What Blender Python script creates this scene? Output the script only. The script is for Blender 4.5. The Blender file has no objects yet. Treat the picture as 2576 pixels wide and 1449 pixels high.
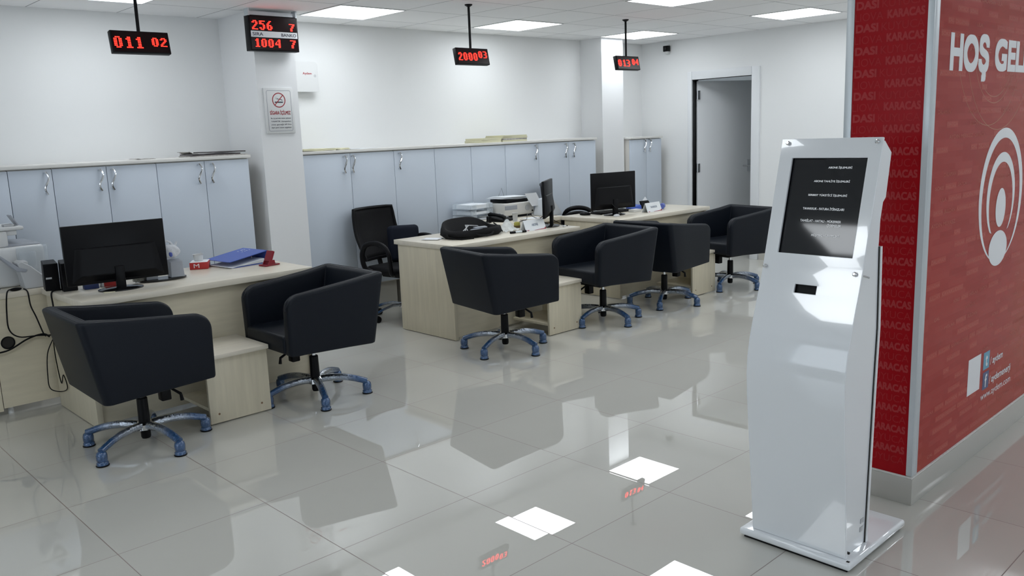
import bpy, bmesh, math, random
from mathutils import Vector, Matrix
random.seed(7)
S = bpy.context.scene
COL = S.collection
PI = math.pi
# ------------------------------------------------------------------ camera
def make_camera():
    yaw, pitch, roll, f = .7561, -.1817, -.0385, 2141.3
    F = Vector((math.sin(yaw)*math.cos(pitch), math.cos(yaw)*math.cos(pitch), math.sin(pitch)))
    r = Vector((math.cos(yaw), -math.sin(yaw), 0)); u = r.cross(F)
    c, s = math.cos(roll), math.sin(roll)
    r2 = c*r + s*u; u2 = -s*r + c*u
    cam = bpy.data.cameras.new('camera'); cam.sensor_fit = 'HORIZONTAL'; cam.sensor_width = 36; cam.lens = f/2576*36
    cam.clip_start = .05; cam.clip_end = 60
    o = bpy.data.objects.new('camera', cam); COL.objects.link(o)
    o.matrix_world = Matrix(((r2.x, u2.x, -F.x, 0), (r2.y, u2.y, -F.y, 0), (r2.z, u2.z, -F.z, 1.5), (0, 0, 0, 1)))
    S.camera = o
make_camera()
S.view_settings.view_transform = 'Standard'; S.view_settings.look = 'None'
S.view_settings.gamma = 1; S.view_settings.use_curve_mapping = False
S.view_settings.exposure = 0.0
LAMP = 8.6                       # radiance of the ceiling panels
W = bpy.data.worlds.new('world'); S.world = W; W.use_nodes = True
W.node_tree.nodes['Background'].inputs[0].default_value = (.80, .90, 1, 1)
W.node_tree.nodes['Background'].inputs[1].default_value = 2.2
CEIL = 2.461
# ------------------------------------------------------------------ materials
MATS = {}
def mat(name, col, rough=.5, metal=0, spec=.5, **k):
    if name in MATS: return MATS[name]
    m = bpy.data.materials.new(name); m.use_nodes = True; MATS[name] = m
    nt = m.node_tree; b = nt.nodes['Principled BSDF']
    b.inputs['Base Color'].default_value = (*col, 1); b.inputs['Roughness'].default_value = rough
    b.inputs['Metallic'].default_value = metal; b.inputs['Specular IOR Level'].default_value = spec
    if k.get('emit'):
        b.inputs['Emission Color'].default_value = (*k['emit'], 1); b.inputs['Emission Strength'].default_value = k.get('power', 1)
    if 'alpha' in k: b.inputs['Alpha'].default_value = k['alpha']
    if 'trans' in k: b.inputs['Transmission Weight'].default_value = k['trans']
    if 'coat' in k: b.inputs['Coat Weight'].default_value = k['coat']; b.inputs['Coat Roughness'].default_value = k.get('coatr', .05)
    n = k.get('noise')           # (scale xyz, colour amount, bump)
    if n:
        tc = nt.nodes.new('ShaderNodeTexCoord'); mp = nt.nodes.new('ShaderNodeMapping'); mp.inputs['Scale'].default_value = n[0]
        nz = nt.nodes.new('ShaderNodeTexNoise'); nz.inputs['Scale'].default_value = 1; nz.inputs['Detail'].default_value = 4
        nt.links.new(tc.outputs['Object'], mp.inputs[0]); nt.links.new(mp.outputs[0], nz.inputs[0])
        if n[1]:
            rp = nt.nodes.new('ShaderNodeValToRGB')
            rp.color_ramp.elements[0].position = .3; rp.color_ramp.elements[1].position = .7
            rp.color_ramp.elements[0].color = (*[c*(1-n[1]) for c in col], 1); rp.color_ramp.elements[1].color = (*[min(1, c*(1+n[1])) for c in col], 1)
            nt.links.new(nz.outputs['Fac'], rp.inputs[0]); nt.links.new(rp.outputs[0], b.inputs['Base Color'])
        if n[2]:
            bu = nt.nodes.new('ShaderNodeBump'); bu.inputs['Strength'].default_value = n[2]; bu.inputs['Distance'].default_value = .01
            nt.links.new(nz.outputs['Fac'], bu.inputs['Height']); nt.links.new(bu.outputs[0], b.inputs['Normal'])
    return m
def film_blend():
    nt = M_FILM.node_tree; b = nt.nodes['Principled BSDF']; L = nt.links
    tc = nt.nodes.new('ShaderNodeTexCoord'); sp = nt.nodes.new('ShaderNodeSeparateXYZ'); L.new(tc.outputs['Object'], sp.inputs[0])
    nz = nt.nodes.new('ShaderNodeTexNoise'); nz.inputs['Scale'].default_value = 14; L.new(tc.outputs['Object'], nz.inputs['Vector'])
    f = M_(nt, 'ADD', sp.outputs[0], M_(nt, 'MULTIPLY', nz.outputs['Fac'], .16))
    rp = nt.nodes.new('ShaderNodeValToRGB'); L.new(f, rp.inputs[0])
    rp.color_ramp.elements[0].position = .17; rp.color_ramp.elements[0].color = (.46, .50, .56, 1); rp.color_ramp.elements[1].position = .34; rp.color_ramp.elements[1].color = (.03, .085, .20, 1)
    L.new(rp.outputs[0], b.inputs['Base Color']); r2 = nt.nodes.new('ShaderNodeMapRange'); L.new(f, r2.inputs['Value']); r2.inputs[1].default_value = .17; r2.inputs[2].default_value = .34; r2.inputs[3].default_value = .95; r2.inputs[4].default_value = .3
    L.new(r2.outputs[0], b.inputs['Metallic'])
def M_(nt, op, *a):
    n = nt.nodes.new('ShaderNodeMath'); n.operation = op
    for i, v in enumerate(a):
        if isinstance(v, (int, float)): n.inputs[i].default_value = v
        else: nt.links.new(v, n.inputs[i])
    return n.outputs[0]
def grid_mat(name, col, line, x0, y0, s, w, rough, tilt, vary, spec=.5, noise=.03):
    m = bpy.data.materials.new(name); m.use_nodes = True; nt = m.node_tree; b = nt.nodes['Principled BSDF']; L = nt.links
    tc = nt.nodes.new('ShaderNodeTexCoord'); sp = nt.nodes.new('ShaderNodeSeparateXYZ'); L.new(tc.outputs['Object'], sp.inputs[0])
    gx = M_(nt, 'DIVIDE', M_(nt, 'SUBTRACT', sp.outputs[0], x0), s); gy = M_(nt, 'DIVIDE', M_(nt, 'SUBTRACT', sp.outputs[1], y0), s)
    def dist(g): return M_(nt, 'ABSOLUTE', M_(nt, 'SUBTRACT', M_(nt, 'FRACT', M_(nt, 'ADD', g, .5)), .5))
    d = M_(nt, 'MINIMUM', dist(gx), dist(gy)); ln = M_(nt, 'LESS_THAN', d, w/s/2)
    cb = nt.nodes.new('ShaderNodeCombineXYZ'); L.new(M_(nt, 'FLOOR', gx), cb.inputs[0]); L.new(M_(nt, 'FLOOR', gy), cb.inputs[1])
    wn = nt.nodes.new('ShaderNodeTexWhiteNoise'); wn.noise_dimensions = '3D'; L.new(cb.outputs[0], wn.inputs['Vector'])
    nz = nt.nodes.new('ShaderNodeTexNoise'); nz.inputs['Scale'].default_value = 6; nz.inputs['Detail'].default_value = 5; L.new(tc.outputs['Object'], nz.inputs['Vector'])
    f = M_(nt, 'ADD', 1, M_(nt, 'ADD', M_(nt, 'MULTIPLY', M_(nt, 'SUBTRACT', wn.outputs['Value'], .5), vary), M_(nt, 'MULTIPLY', M_(nt, 'SUBTRACT', nz.outputs['Fac'], .5), noise)))
    vm = nt.nodes.new('ShaderNodeVectorMath'); vm.operation = 'SCALE'; vm.inputs[0].default_value = col; L.new(f, vm.inputs['Scale'])
    mx = nt.nodes.new('ShaderNodeMix'); mx.data_type = 'RGBA'; L.new(ln, mx.inputs[0]); L.new(vm.outputs[0], mx.inputs[6]); mx.inputs[7].default_value = (*line, 1)
    L.new(mx.outputs[2], b.inputs['Base Color'])
    b.inputs['Roughness'].default_value = rough; b.inputs['Specular IOR Level'].default_value = spec
    L.new(M_(nt, 'ADD', rough, M_(nt, 'MULTIPLY', ln, .5)), b.inputs['Roughness'])
    if tilt:
        ge = nt.nodes.new('ShaderNodeNewGeometry'); s1 = nt.nodes.new('ShaderNodeVectorMath'); s1.operation = 'SUBTRACT'; s1.inputs[1].default_value = (.5, .5, .5)
        L.new(wn.outputs['Color'], s1.inputs[0]); s2 = nt.nodes.new('ShaderNodeVectorMath'); s2.operation = 'MULTIPLY'; s2.inputs[1].default_value = (tilt, tilt, 0); L.new(s1.outputs[0], s2.inputs[0])
        n2 = nt.nodes.new('ShaderNodeTexNoise'); n2.inputs['Scale'].default_value = 2.2; n2.inputs['Detail'].default_value = 1; L.new(tc.outputs['Object'], n2.inputs['Vector'])
        s4 = nt.nodes.new('ShaderNodeVectorMath'); s4.operation = 'SUBTRACT'; s4.inputs[1].default_value = (.5, .5, .5); L.new(n2.outputs['Color'], s4.inputs[0])
        s5 = nt.nodes.new('ShaderNodeVectorMath'); s5.operation = 'MULTIPLY'; s5.inputs[1].default_value = (tilt*.12, tilt*.12, 0); L.new(s4.outputs[0], s5.inputs[0])
        s3 = nt.nodes.new('ShaderNodeVectorMath'); s3.operation = 'ADD'; L.new(ge.outputs['Normal'], s3.inputs[0]); L.new(s2.outputs[0], s3.inputs[1])
        s6 = nt.nodes.new('ShaderNodeVectorMath'); s6.operation = 'ADD'; L.new(s3.outputs[0], s6.inputs[0]); L.new(s5.outputs[0], s6.inputs[1])
        no = nt.nodes.new('ShaderNodeVectorMath'); no.operation = 'NORMALIZE'; L.new(s6.outputs[0], no.inputs[0]); L.new(no.outputs[0], b.inputs['Normal'])
    return m
M_FLOOR = grid_mat('floor_tile', (.56, .55, .505), (.21, .16, .145), 1.533, 1.993, .6, .0034, .008, .0035, .05, 1.0)
M_FLOOR.node_tree.nodes['Principled BSDF'].inputs['IOR'].default_value = 1.6
M_CEIL = grid_mat('ceiling_tile', (.93, .935, .945), (.45, .46, .48), 3.61, 4.94, .6, .009, .9, 0, .04, .2)
M_WALL = mat('wall_paint', (.80, .81, .81), .75, spec=.25, noise=((30, 30, 30), 0, .03))
M_PILLAR = mat('pillar_paint', (.80, .81, .82), .7, spec=.25, noise=((30, 30, 30), 0, .03))
M_SKIRT = mat('skirting_tile', (.50, .49, .45), .15)
M_GROUT = mat('skirting_plaster', (.7, .69, .66), .8, noise=((60, 60, 200), .12, .3))
M_DOORW = mat('door_white', (.74, .76, .78), .45)
M_CAB = mat('cabinet_white', (.58, .64, .72), .42, noise=((300, 300, 300), .02, 0))
M_CABEDGE = mat('cabinet_edge', (.62, .60, .56), .5)
M_CTOP = mat('cabinet_top_board', (.74, .73, .70), .4)
M_WOOD = mat('maple_laminate', (.66, .60, .46), .35, noise=((38, 38, 3), .06, .02))
M_WOODH = mat('maple_laminate_horizontal', (.66, .60, .46), .35, noise=((4, 38, 38), .05, .02))
M_WOODT = mat('maple_laminate_top', (.72, .665, .56), .28, noise=((5, 38, 5), .05, .02))
M_EDGE = mat('laminate_edge', (.56, .50, .39), .4, noise=((3, 3, 90), .06, 0))
M_DARK = mat('dark_gap', (.02, .018, .015), .8)
M_LEATHER = mat('charcoal_leatherette', (.0045, .0068, .0118), .45, spec=.2, noise=((260, 260, 260), .05, .12))
M_SEAM = mat('leatherette_piping', (.012, .015, .022), .5)
M_BLACK = mat('black_plastic', (.004, .004, .005), .38, spec=.16)
M_BLACKM = mat('black_matte', (.005, .005, .006), .7, spec=.2, noise=((200, 200, 200), .2, .2))
M_GLOSSB = mat('black_gloss', (.006, .006, .007), .08)
M_DWIN = mat('display_window', (.012, .002, .003), .25, spec=.2)
M_CHROME = mat('chrome', (.72, .73, .75), .12, 1)
M_FILM = mat('blue_protective_film', (.045, .10, .20), .18, .45, coat=1, noise=((60, 60, 60), .45, .8))
film_blend()
M_ALU = mat('satin_aluminium', (.62, .67, .70), .35, .3)
M_WHITEG = mat('kiosk_white_gloss', (.85, .875, .90), .10, coat=1, coatr=.02)
M_WHITEP = mat('white_plastic', (.68, .69, .69), .4)
M_GREYP = mat('grey_plastic', (.33, .35, .39), .45)
M_LGREY = mat('light_grey_plastic', (.50, .51, .52), .45)
M_PAPER = mat('paper_white', (.80, .83, .86), .7)
M_FOLDER = mat('buff_card', (.62, .60, .42), .7, noise=((4, 4, 300), .12, 0))
M_SCREEN = mat('screen_black', (.010, .011, .014), .05)
M_TXTW = mat('screen_text', (.7, .7, .7), .6, emit=(.8, .85, .9), power=.35)
M_LED = mat('red_led', (.5, .02, .01), .5, emit=(1, .014, .008), power=8)
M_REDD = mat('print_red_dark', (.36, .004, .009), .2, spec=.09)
M_REDL = mat('print_letter_red', (.43, .045, .048), .3, spec=.09)
M_REDLT = mat('print_letter_red_thin', (.41, .022, .026), .3, spec=.09)
M_WPRINT = mat('print_white', (.86, .88, .9), .3)
M_BLUE = mat('binder_blue', (.05, .10, .42), .35)
M_RED = mat('red_enamel', (.22, .006, .018), .25)
M_REDBOX = mat('red_card', (.50, .03, .03), .5)
M_CLEAR = mat('clear_plastic', (.75, .82, .88), .12, alpha=.28)
M_BAG = mat('thin_white_plastic', (.78, .80, .84), .3, alpha=.75, noise=((40, 40, 40), .05, .8))
M_LAMP = mat('lamp_diffuser', (.9, .9, .9), .5, emit=(.93, .98, 1.02), power=LAMP)
M_TEXTD = mat('dark_ink', (.03, .035, .06), .6)
M_TEXTR = mat('red_ink', (.35, .02, .03), .6)
M_NAVY = mat('navy_fabric', (.006, .009, .018), .8, spec=.2)
M_BOXB = mat('blue_card', (.02, .04, .15), .5)
def print_material():
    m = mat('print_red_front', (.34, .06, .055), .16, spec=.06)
    nt = m.node_tree; b = nt.nodes['Principled BSDF']; L = nt.links
    tc = nt.nodes.new('ShaderNodeTexCoord'); mp = nt.nodes.new('ShaderNodeMapping'); L.new(tc.outputs['Object'], mp.inputs[0])
    mp.inputs['Rotation'].default_value = (PI/2, 0, 0)
    br = nt.nodes.new('ShaderNodeTexBrick'); L.new(mp.outputs[0], br.inputs['Vector'])
    br.inputs['Scale'].default_value = 1; br.inputs['Brick Width'].default_value = .19; br.inputs['Row Height'].default_value = .0235
    br.inputs['Mortar Size'].default_value = 0; br.inputs['Color1'].default_value = (.36, .035, .030, 1); br.inputs['Color2'].default_value = (.42, .055, .046, 1)
    br.offset = .37
    # warm artwork glow printed towards the lower middle of the sheet
    nz = nt.nodes.new('ShaderNodeTexNoise'); nz.inputs['Scale'].default_value = 1.3; nz.inputs['Detail'].default_value = 1; L.new(tc.outputs['Object'], nz.inputs['Vector'])
    rp = nt.nodes.new('ShaderNodeValToRGB'); rp.color_ramp.elements[0].position = .40; rp.color_ramp.elements[0].color = (0, 0, 0, 1); rp.color_ramp.elements[1].position = .75; rp.color_ramp.elements[1].color = (.5, .5, .5, 1)
    L.new(nz.outputs['Fac'], rp.inputs[0])
    mx = nt.nodes.new('ShaderNodeMix'); mx.data_type = 'RGBA'; L.new(rp.outputs[0], mx.inputs[0]); L.new(br.outputs['Color'], mx.inputs[6]); mx.inputs[7].default_value = (.42, .10, .03, 1)
    L.new(mx.outputs[2], b.inputs['Base Color'])
    return m
M_REDF = print_material()
M_FAINT = mat('print_letter_faint', (.53, .13, .10), .2, spec=.06)
M_FAINT2 = mat('print_letter_fainter', (.46, .075, .06), .2, spec=.06)
# ------------------------------------------------------------------ mesh helpers
class Mb:
    def __init__(s): s.bm = bmesh.new()
    def box(s, x0, x1, y0, y1, z0, z1, bev=0, seg=2, rot=None, at=None):
        v = [s.bm.verts.new((x, y, z)) for x in (x0, x1) for y in (y0, y1) for z in (z0, z1)]
        fs = [(0, 1, 3, 2), (4, 6, 7, 5), (0, 4, 5, 1), (2, 3, 7, 6), (0, 2, 6, 4), (1, 5, 7, 3)]
        F = [s.bm.faces.new([v[i] for i in f]) for f in fs]
        if bev:
            E = list({e for f in F for e in f.edges})
            r = bmesh.ops.bevel(s.bm, geom=E+v, offset=bev, segments=seg, affect='EDGES', profile=.5)
            v = list({q for f in r['faces'] for q in f.verts} | {q for q in v if q.is_valid})
        if rot is not None: bmesh.ops.rotate(s.bm, verts=v, cent=at or (0, 0, 0), matrix=rot)
        return s
    def hexa(s, b, t):
        # 4 bottom pts, 4 top pts
        v = [s.bm.verts.new(p) for p in list(b)+list(t)]
        for f in [(3, 2, 1, 0), (4, 5, 6, 7), (0, 1, 5, 4), (1, 2, 6, 5), (2, 3, 7, 6), (3, 0, 4, 7)]: s.bm.faces.new([v[i] for i in f])
        return s
    def cone(s, p0, p1, r0, r1, n=20, caps=True):
        p0, p1 = Vector(p0), Vector(p1); d = (p1-p0).normalized(); a = d.orthogonal().normalized(); b = d.cross(a)
        R = []
        for p, r in ((p0, r0), (p1, r1)): R.append([s.bm.verts.new(p+a*r*math.cos(t*2*PI/n)+b*r*math.sin(t*2*PI/n)) for t in range(n)])
        for i in range(n): s.bm.faces.new((R[0][i], R[0][(i+1) % n], R[1][(i+1) % n], R[1][i]))
        if caps: s.bm.faces.new(R[0][::-1]); s.bm.faces.new(R[1])
        return s
    def lathe(s, prof, c=(0, 0, 0), n=24, sx=1, sy=1):
        R = [[s.bm.verts.new((c[0]+r*sx*math.cos(t*2*PI/n), c[1]+r*sy*math.sin(t*2*PI/n), c[2]+z)) for t in range(n)] for r, z in prof]
        for A, B in zip(R, R[1:]):
            for i in range(n): s.bm.faces.new((A[i], A[(i+1) % n], B[(i+1) % n], B[i]))
        if prof[0][0] > 1e-5: s.bm.faces.new(R[0][::-1])
        if prof[-1][0] > 1e-5: s.bm.faces.new(R[-1])
        return s
    def tube(s, pts, r, n=8, closed=False, flat=1):
        P = [Vector(p) for p in pts]; N = len(P); R = []; up = None
        for i, p in enumerate(P):
            a = P[i-1] if (i > 0 or closed) else p; b = P[(i+1) % N] if (i < N-1 or closed) else p
            d = (b-a).normalized()
            if up is None: up = d.orthogonal().normalized()
            up = (up-d*up.dot(d)); up = up.normalized() if up.length > 1e-6 else d.orthogonal().normalized()
            q = d.cross(up); rr = r[i] if isinstance(r, (list, tuple)) else r
            R.append([s.bm.verts.new(p+up*rr*math.cos(t*2*PI/n)+q*rr*flat*math.sin(t*2*PI/n)) for t in range(n)])
        for k in range(N if closed else N-1):
            A, B = R[k], R[(k+1) % N]
            for i in range(n): s.bm.faces.new((A[i], A[(i+1) % n], B[(i+1) % n], B[i]))
        if not closed: s.bm.faces.new(R[0][::-1]); s.bm.faces.new(R[-1])
        return s
    def prism(s, poly, axis, a, b):
        # poly: 2d points in the two other axes (x:(y,z) y:(x,z) z:(x,y))
        def P(p, t): return {'x': (t, p[0], p[1]), 'y': (p[0], t, p[1]), 'z': (p[0], p[1], t)}[axis]
        A = [s.bm.verts.new(P(p, a)) for p in poly]; B = [s.bm.verts.new(P(p, b)) for p in poly]; n = len(poly)
        s.bm.faces.new(A); s.bm.faces.new(B[::-1])
        for i in range(n): s.bm.faces.new((A[i], B[i], B[(i+1) % n], A[(i+1) % n]))
        return s
    def quad(s, *p):
        s.bm.faces.new([s.bm.verts.new(q) for q in p]); return s
    def ell(s, c, r, n=16, m=10):
        prof = [(math.sin(PI*i/m), -math.cos(PI*i/m)) for i in range(m+1)]
        R = []
        for q, z in prof:
            if q < 1e-4: R.append([s.bm.verts.new((c[0], c[1], c[2]+z*r[2]))])
            else: R.append([s.bm.verts.new((c[0]+r[0]*q*math.cos(t*2*PI/n), c[1]+r[1]*q*math.sin(t*2*PI/n), c[2]+z*r[2])) for t in range(n)])
        for A, B in zip(R, R[1:]):
            for i in range(n):
                j = (i+1) % n
                if len(A) == 1: s.bm.faces.new((A[0], B[j], B[i]))
                elif len(B) == 1: s.bm.faces.new((A[i], A[j], B[0]))
                else: s.bm.faces.new((A[i], A[j], B[j], B[i]))
        return s
    def text(s, st, o, ux, uz, w, h, bold=0.0):
        V, F, bb = glyphs(st, 10 if h > .1 else 4); o = Vector(o); ux = Vector(ux).normalized(); uz = Vector(uz).normalized(); nn = ux.cross(uz)
        b = max(0, bold)*.8; sx = w/(bb[1]-bb[0]+2*b); sz = h/(bb[3]-bb[2]+2*b)
        sh = [(0, 0)] if b == 0 else [(-b, -b), (b, -b), (b, b), (-b, b), (0, 0)]+([(-b, 0), (b, 0), (0, b), (0, -b)] if h > .1 else [])
        for k, (a, c) in enumerate(sh):
            ok = o+nn*(.00004*k)
            vs = [s.bm.verts.new(ok+ux*(x-bb[0]+b+a)*sx+uz*(y-bb[2]+b+c)*sz) for x, y in V]
            for f in F:
                try: s.bm.faces.new([vs[i] for i in f])
                except ValueError: pass
        return s
    def build(s, name, m, parent=None, smooth=True, ang=35, bevel=0, solid=0, sub=0, recalc=True, loc=None, segs=2):
        if recalc: bmesh.ops.recalc_face_normals(s.bm, faces=s.bm.faces)
        me = bpy.data.meshes.new(name); s.bm.to_mesh(me); s.bm.free()
        me.materials.append(m)
        if smooth:
            for p in me.polygons: p.use_smooth = True
            me.set_sharp_from_angle(angle=math.radians(ang))
        o = bpy.data.objects.new(name, me); COL.objects.link(o)
        if parent is not None: o.parent = parent
        if loc: o.location = loc
        if solid: q = o.modifiers.new('solid', 'SOLIDIFY'); q.thickness = solid; q.offset = 0
        if bevel: q = o.modifiers.new('bevel', 'BEVEL'); q.width = bevel; q.segments = segs; q.limit_method = 'ANGLE'; q.angle_limit = math.radians(28); o.modifiers.new('wn', 'WEIGHTED_NORMAL').keep_sharp = True
        if sub: q = o.modifiers.new('sub', 'SUBSURF'); q.levels = sub; q.render_levels = sub
        return o
_G = {}
def glyphs(st, res):
    k = (st, res)
    if k not in _G:
        cu = bpy.data.curves.new('glyphs', 'FONT'); cu.body = st; cu.resolution_u = res
        o = bpy.data.objects.new('glyphs', cu); me = o.to_mesh()
        V = [(v.co.x, v.co.y) for v in me.vertices]; F = [tuple(p.vertices) for p in me.polygons]
        o.to_mesh_clear(); bpy.data.objects.remove(o); bpy.data.curves.remove(cu)
        xs = [v[0] for v in V]; ys = [v[1] for v in V]
        _G[k] = (V, F, (min(xs), max(xs), min(ys), max(ys)))
    return _G[k]
def thing(name, label, cat, loc=(0, 0, 0), rz=0, group=None):
    o = bpy.data.objects.new(name, None); COL.objects.link(o); o.empty_display_size = .1
    o.location = loc; o.rotation_euler = (0, 0, rz); o['label'] = label; o['category'] = cat
    if group: o['group'] = group
    return o
def tag(o, label, cat, group=None):
    o['label'] = label; o['category'] = cat
    if group: o['group'] = group
    return o
def struct(o): o['kind'] = 'structure'; return o
def lab(o, l): o['label'] = l; return o
def dup(o, parent=None):
    c = o.copy(); COL.objects.link(c)
    if parent is not None: c.parent = parent
    for ch in list(o.children): dup(ch, c)
    return c
def rz(a): return Matrix.Rotation(a, 3, 'Z')
def B(x0, x1, y0, y1, z0, z1, bev=0, seg=2): return Mb().box(x0, x1, y0, y1, z0, z1, bev, seg)
# ------------------------------------------------------------------ room
YL, YM, XW, YF, XL = 6.64, 6.5, 8.4, -3.6, -3.2
struct(B(XL-.2, 11, YF-.2, 7.6, -.1, 0).build('floor', M_FLOOR, smooth=False))
struct(B(XL-.2, XW+.1, YF-.2, 6.9, CEIL, CEIL+.1).build('ceiling', M_CEIL, smooth=False))
struct(B(XL, 3.3, YL, YL+.1, 0, CEIL).build('wall_back_left', M_WALL, smooth=False)); struct(B(3.3, XW+.1, YM, YM+.2, 0, CEIL).build('wall_back_right', M_WALL, smooth=False))
m = Mb(); m.box(XW, XW+.1, YF, 5.008, 0, CEIL); m.box(XW, XW+.1, 5.775, YM+.1, 0, CEIL); m.box(XW, XW+.1, 5.008, 5.775, 2.0, CEIL)
struct(m.build('wall_right', M_WALL, smooth=False))
# entrance side, behind and beside the camera: white walls with a glazed front
m = Mb(); m.box(XL-.15, XL, YF, 0.6, 0, CEIL); m.box(XL-.15, XL, 4.4, YL, 0, CEIL); m.box(XL-.15, XL, .6, 4.4, 0, .5); m.box(XL-.15, XL, .6, 4.4, 2.3, CEIL)
struct(m.build('wall_left', M_WALL, smooth=False))
m = Mb(); m.box(XL, 1.0, YF-.15, YF, 0, CEIL); m.box(4.0, XW+.1, YF-.15, YF, 0, CEIL); m.box(1, 4, YF-.15, YF, 2.3, CEIL)
struct(m.build('wall_front', M_WALL, smooth=False))
m = Mb()
for y in (.6, 1.85, 3.1, 4.36): m.box(XL-.12, XL-.04, y, y+.04, .5, 2.3)
m.box(XL-.12, XL-.04, .6, 4.4, .5, .54); m.box(XL-.12, XL-.04, .6, 4.4, 2.26, 2.3)
struct(m.build('window_1', M_ALU))
m = Mb()
for x in (1.0, 2.46, 3.94): m.box(x, x+.06, YF-.12, YF-.05, 0, 2.3)
m.box(1, 4, YF-.12, YF-.05, 0, .06); m.box(1, 4, YF-.12, YF-.05, 2.24, 2.3)
struct(m.build('window_2', M_ALU))
# pillars of the back wall
struct(B(3.18, 3.52, 6.09, 6.7, 0, CEIL).build('wall_pillar_left', M_PILLAR, smooth=False))
struct(B(7.30, 7.665, 6.19, 6.6, 0, CEIL).build('wall_pillar_right', M_PILLAR, smooth=False))
# skirting tiles
m = Mb(); m.box(XW-.012, XW, 1.0, 4.90, 0, .08); m.box(XW-.012, XW, 5.82, YM, 0, .08)
struct(m.build('baseboard_right', M_SKIRT))
struct(B(3.17, 3.53, 6.078, 6.09, 0, .08).build('baseboard_pillar_left', M_SKIRT))
# room behind the door
m = Mb(); m.box(8.5, 10.6, 7.4, 7.5, 0, 2.5); m.box(10.5, 10.6, 4.2, 7.5, 0, 2.5); m.box(8.5, 10.6, 4.1, 4.2, 0, 2.5); m.box(8.5, 10.6, 4.1, 7.5, 2.46, 2.56)
struct(m.build('wall_store_room', M_WALL, smooth=False))
# door
d = bpy.data.objects.new('door_1', None); COL.objects.link(d); d.location = (8.47, 5.755, 0); struct(d)
d.rotation_euler = (0, 0, 1.13)
B(0, .04, -.755, 0, .01, 1.985, .002).build('door_leaf', M_DOORW, d)
m = Mb(); m.box(-.012, 0, -.71, -.67, .93, 1.07); m.tube([(-.01, -.69, 1.0), (-.05, -.69, 1.0), (-.055, -.67, 1.0), (-.055, -.58, 1.0)], .009); lab(m.build('door_handle', M_CHROME, d), 'chrome lever handle')
m = Mb()
for z in (.25, 1.0, 1.83): m.cone((-.012, .008, z-.05), (-.012, .008, z+.05), .011, .011); m.box(-.01, .002, -.03, .0, z-.05, z+.05)
lab(m.build('hinge', M_CHROME, d), 'steel barrel hinges')
m = Mb()
m.box(XW-.02, XW+.12, 5.775, 5.83, 0, 2.09, .003); m.box(XW-.02, XW+.12, 4.912, 5.008, 0, 2.09, .003); m.box(XW-.019, XW+.12, 5.010, 5.773, 2.0, 2.09, .003)
struct(m.build('trim_1', M_DOORW))
# ------------------------------------------------------------------ ceiling lights
def ceiling_light(x, y, label):
    t = thing('ceiling_light', label, 'light', (x, y, CEIL), 0, 'square LED ceiling panels')
    m = Mb(); z0, z1 = -.006, .0; a, b = .0, .6
    m.box(a, b, a, .012, z0, z1); m.box(a, b, b-.012, b, z0, z1); m.box(a, .012, .012, b-.012, z0, z1); m.box(b-.012, b, .012, b-.012, z0, z1)
    m.build('frame', M_WHITEP, t)
    B(.012, .588, .012, .588, -.004, -.0005).build('diffuser', M_LAMP, t)
SEEN = {(3.61, 5.54): 'lit square ceiling panel right beside the two-line red number display on the pillar',
        (5.41, 5.54): 'lit square ceiling panel just behind the pole of the 2000 03 display',
        (7.21, 5.54): 'lit square ceiling panel behind the pole of the 013 04 display, at the far pillar',
        (7.21, 3.74): 'lit square ceiling panel above the wall right of the open door, rightmost one',
        (5.41, 3.74): 'lit square ceiling panel cut by the top edge of the photo, right of centre',
        (1.81, 5.54): 'lit square ceiling panel cut by the top edge above the 011 02 display'}
for X in (1.81, 3.61, 5.41, 7.21):
    for Y in (5.54, 3.74, 1.94, .14):
        if X < 2 and Y < 4: continue
        if X == 3.61 and Y == .14: continue
        ceiling_light(X, Y, SEEN.get((X, Y), 'square ceiling panel out of view, row %s from the back, column %s from the left' % ({5.54: 'one', 3.74: 'two', 1.94: 'three', .14: 'four'}[Y], {1.81: 'one', 3.61: 'two', 5.41: 'three', 7.21: 'four'}[X])))
for X, Y in ((.91, 2.54), (-.89, 2.54), (.01, -1.66), (3.61, -1.66), (7.21, -1.66)):
    ceiling_light(X, Y, 'square ceiling panel out of view behind the camera, at %s' % {(.91, 2.54): 'the left of the camera', (-.89, 2.54): 'the entrance window', (.01, -1.66): 'the entrance corner', (3.61, -1.66): 'the corridor start', (7.21, -1.66): 'the corridor end'}[(X, Y)])
# ------------------------------------------------------------------ wall cabinets
def handle(parent, x, y, z=1.285):
    pts = []
    for i in range(13):
        t = i/12; pts.append((x+.014*math.sin(2*PI*t), y-.022-.010*math.sin(PI*t), z+.072-.144*t))
    m = Mb(); m.tube(pts, .0062, 8, flat=1.3); m.cone((x, y, z+.064), (x+.002, y-.024, z+.068), .007, .006, 10); m.cone((x, y, z-.064), (x-.002, y-.024, z-.068), .007, .006, 10)
    m.build('handle', M_CHROME, parent)
def cabinet(x0, edges, hx, y, yb, label, group, z1=1.378, z0=.24):
    """edges: door edges in world x; hx: handle x or None per door"""
    t = thing('storage_cabinet', label, 'cabinet', (x0, y, 0), 0, group)
    x1 = edges[-1]-x0; e0 = edges[0]-x0; D = yb-y-.004
    B(e0+.002, x1-.002, .019, D, z0, z1, .001).build('body', M_CABEDGE, t)
    B(e0+.02, x1-.02, .05, D, 0, z0).build('plinth', M_SKIRT, t)
    for i in range(len(edges)-1):
        a, b = edges[i]-x0+.0018, edges[i+1]-x0-.0018
        dr = B(a, b, 0, .018, z0+.01, z1-.006, .0012).build('door', M_CAB, t)
        if hx[i] is not None: handle(dr, hx[i]-x0, 0)
GL, GM = 'storage cabinets left of the pillar', 'storage cabinets between the pillars'
YC = 6.10
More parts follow.
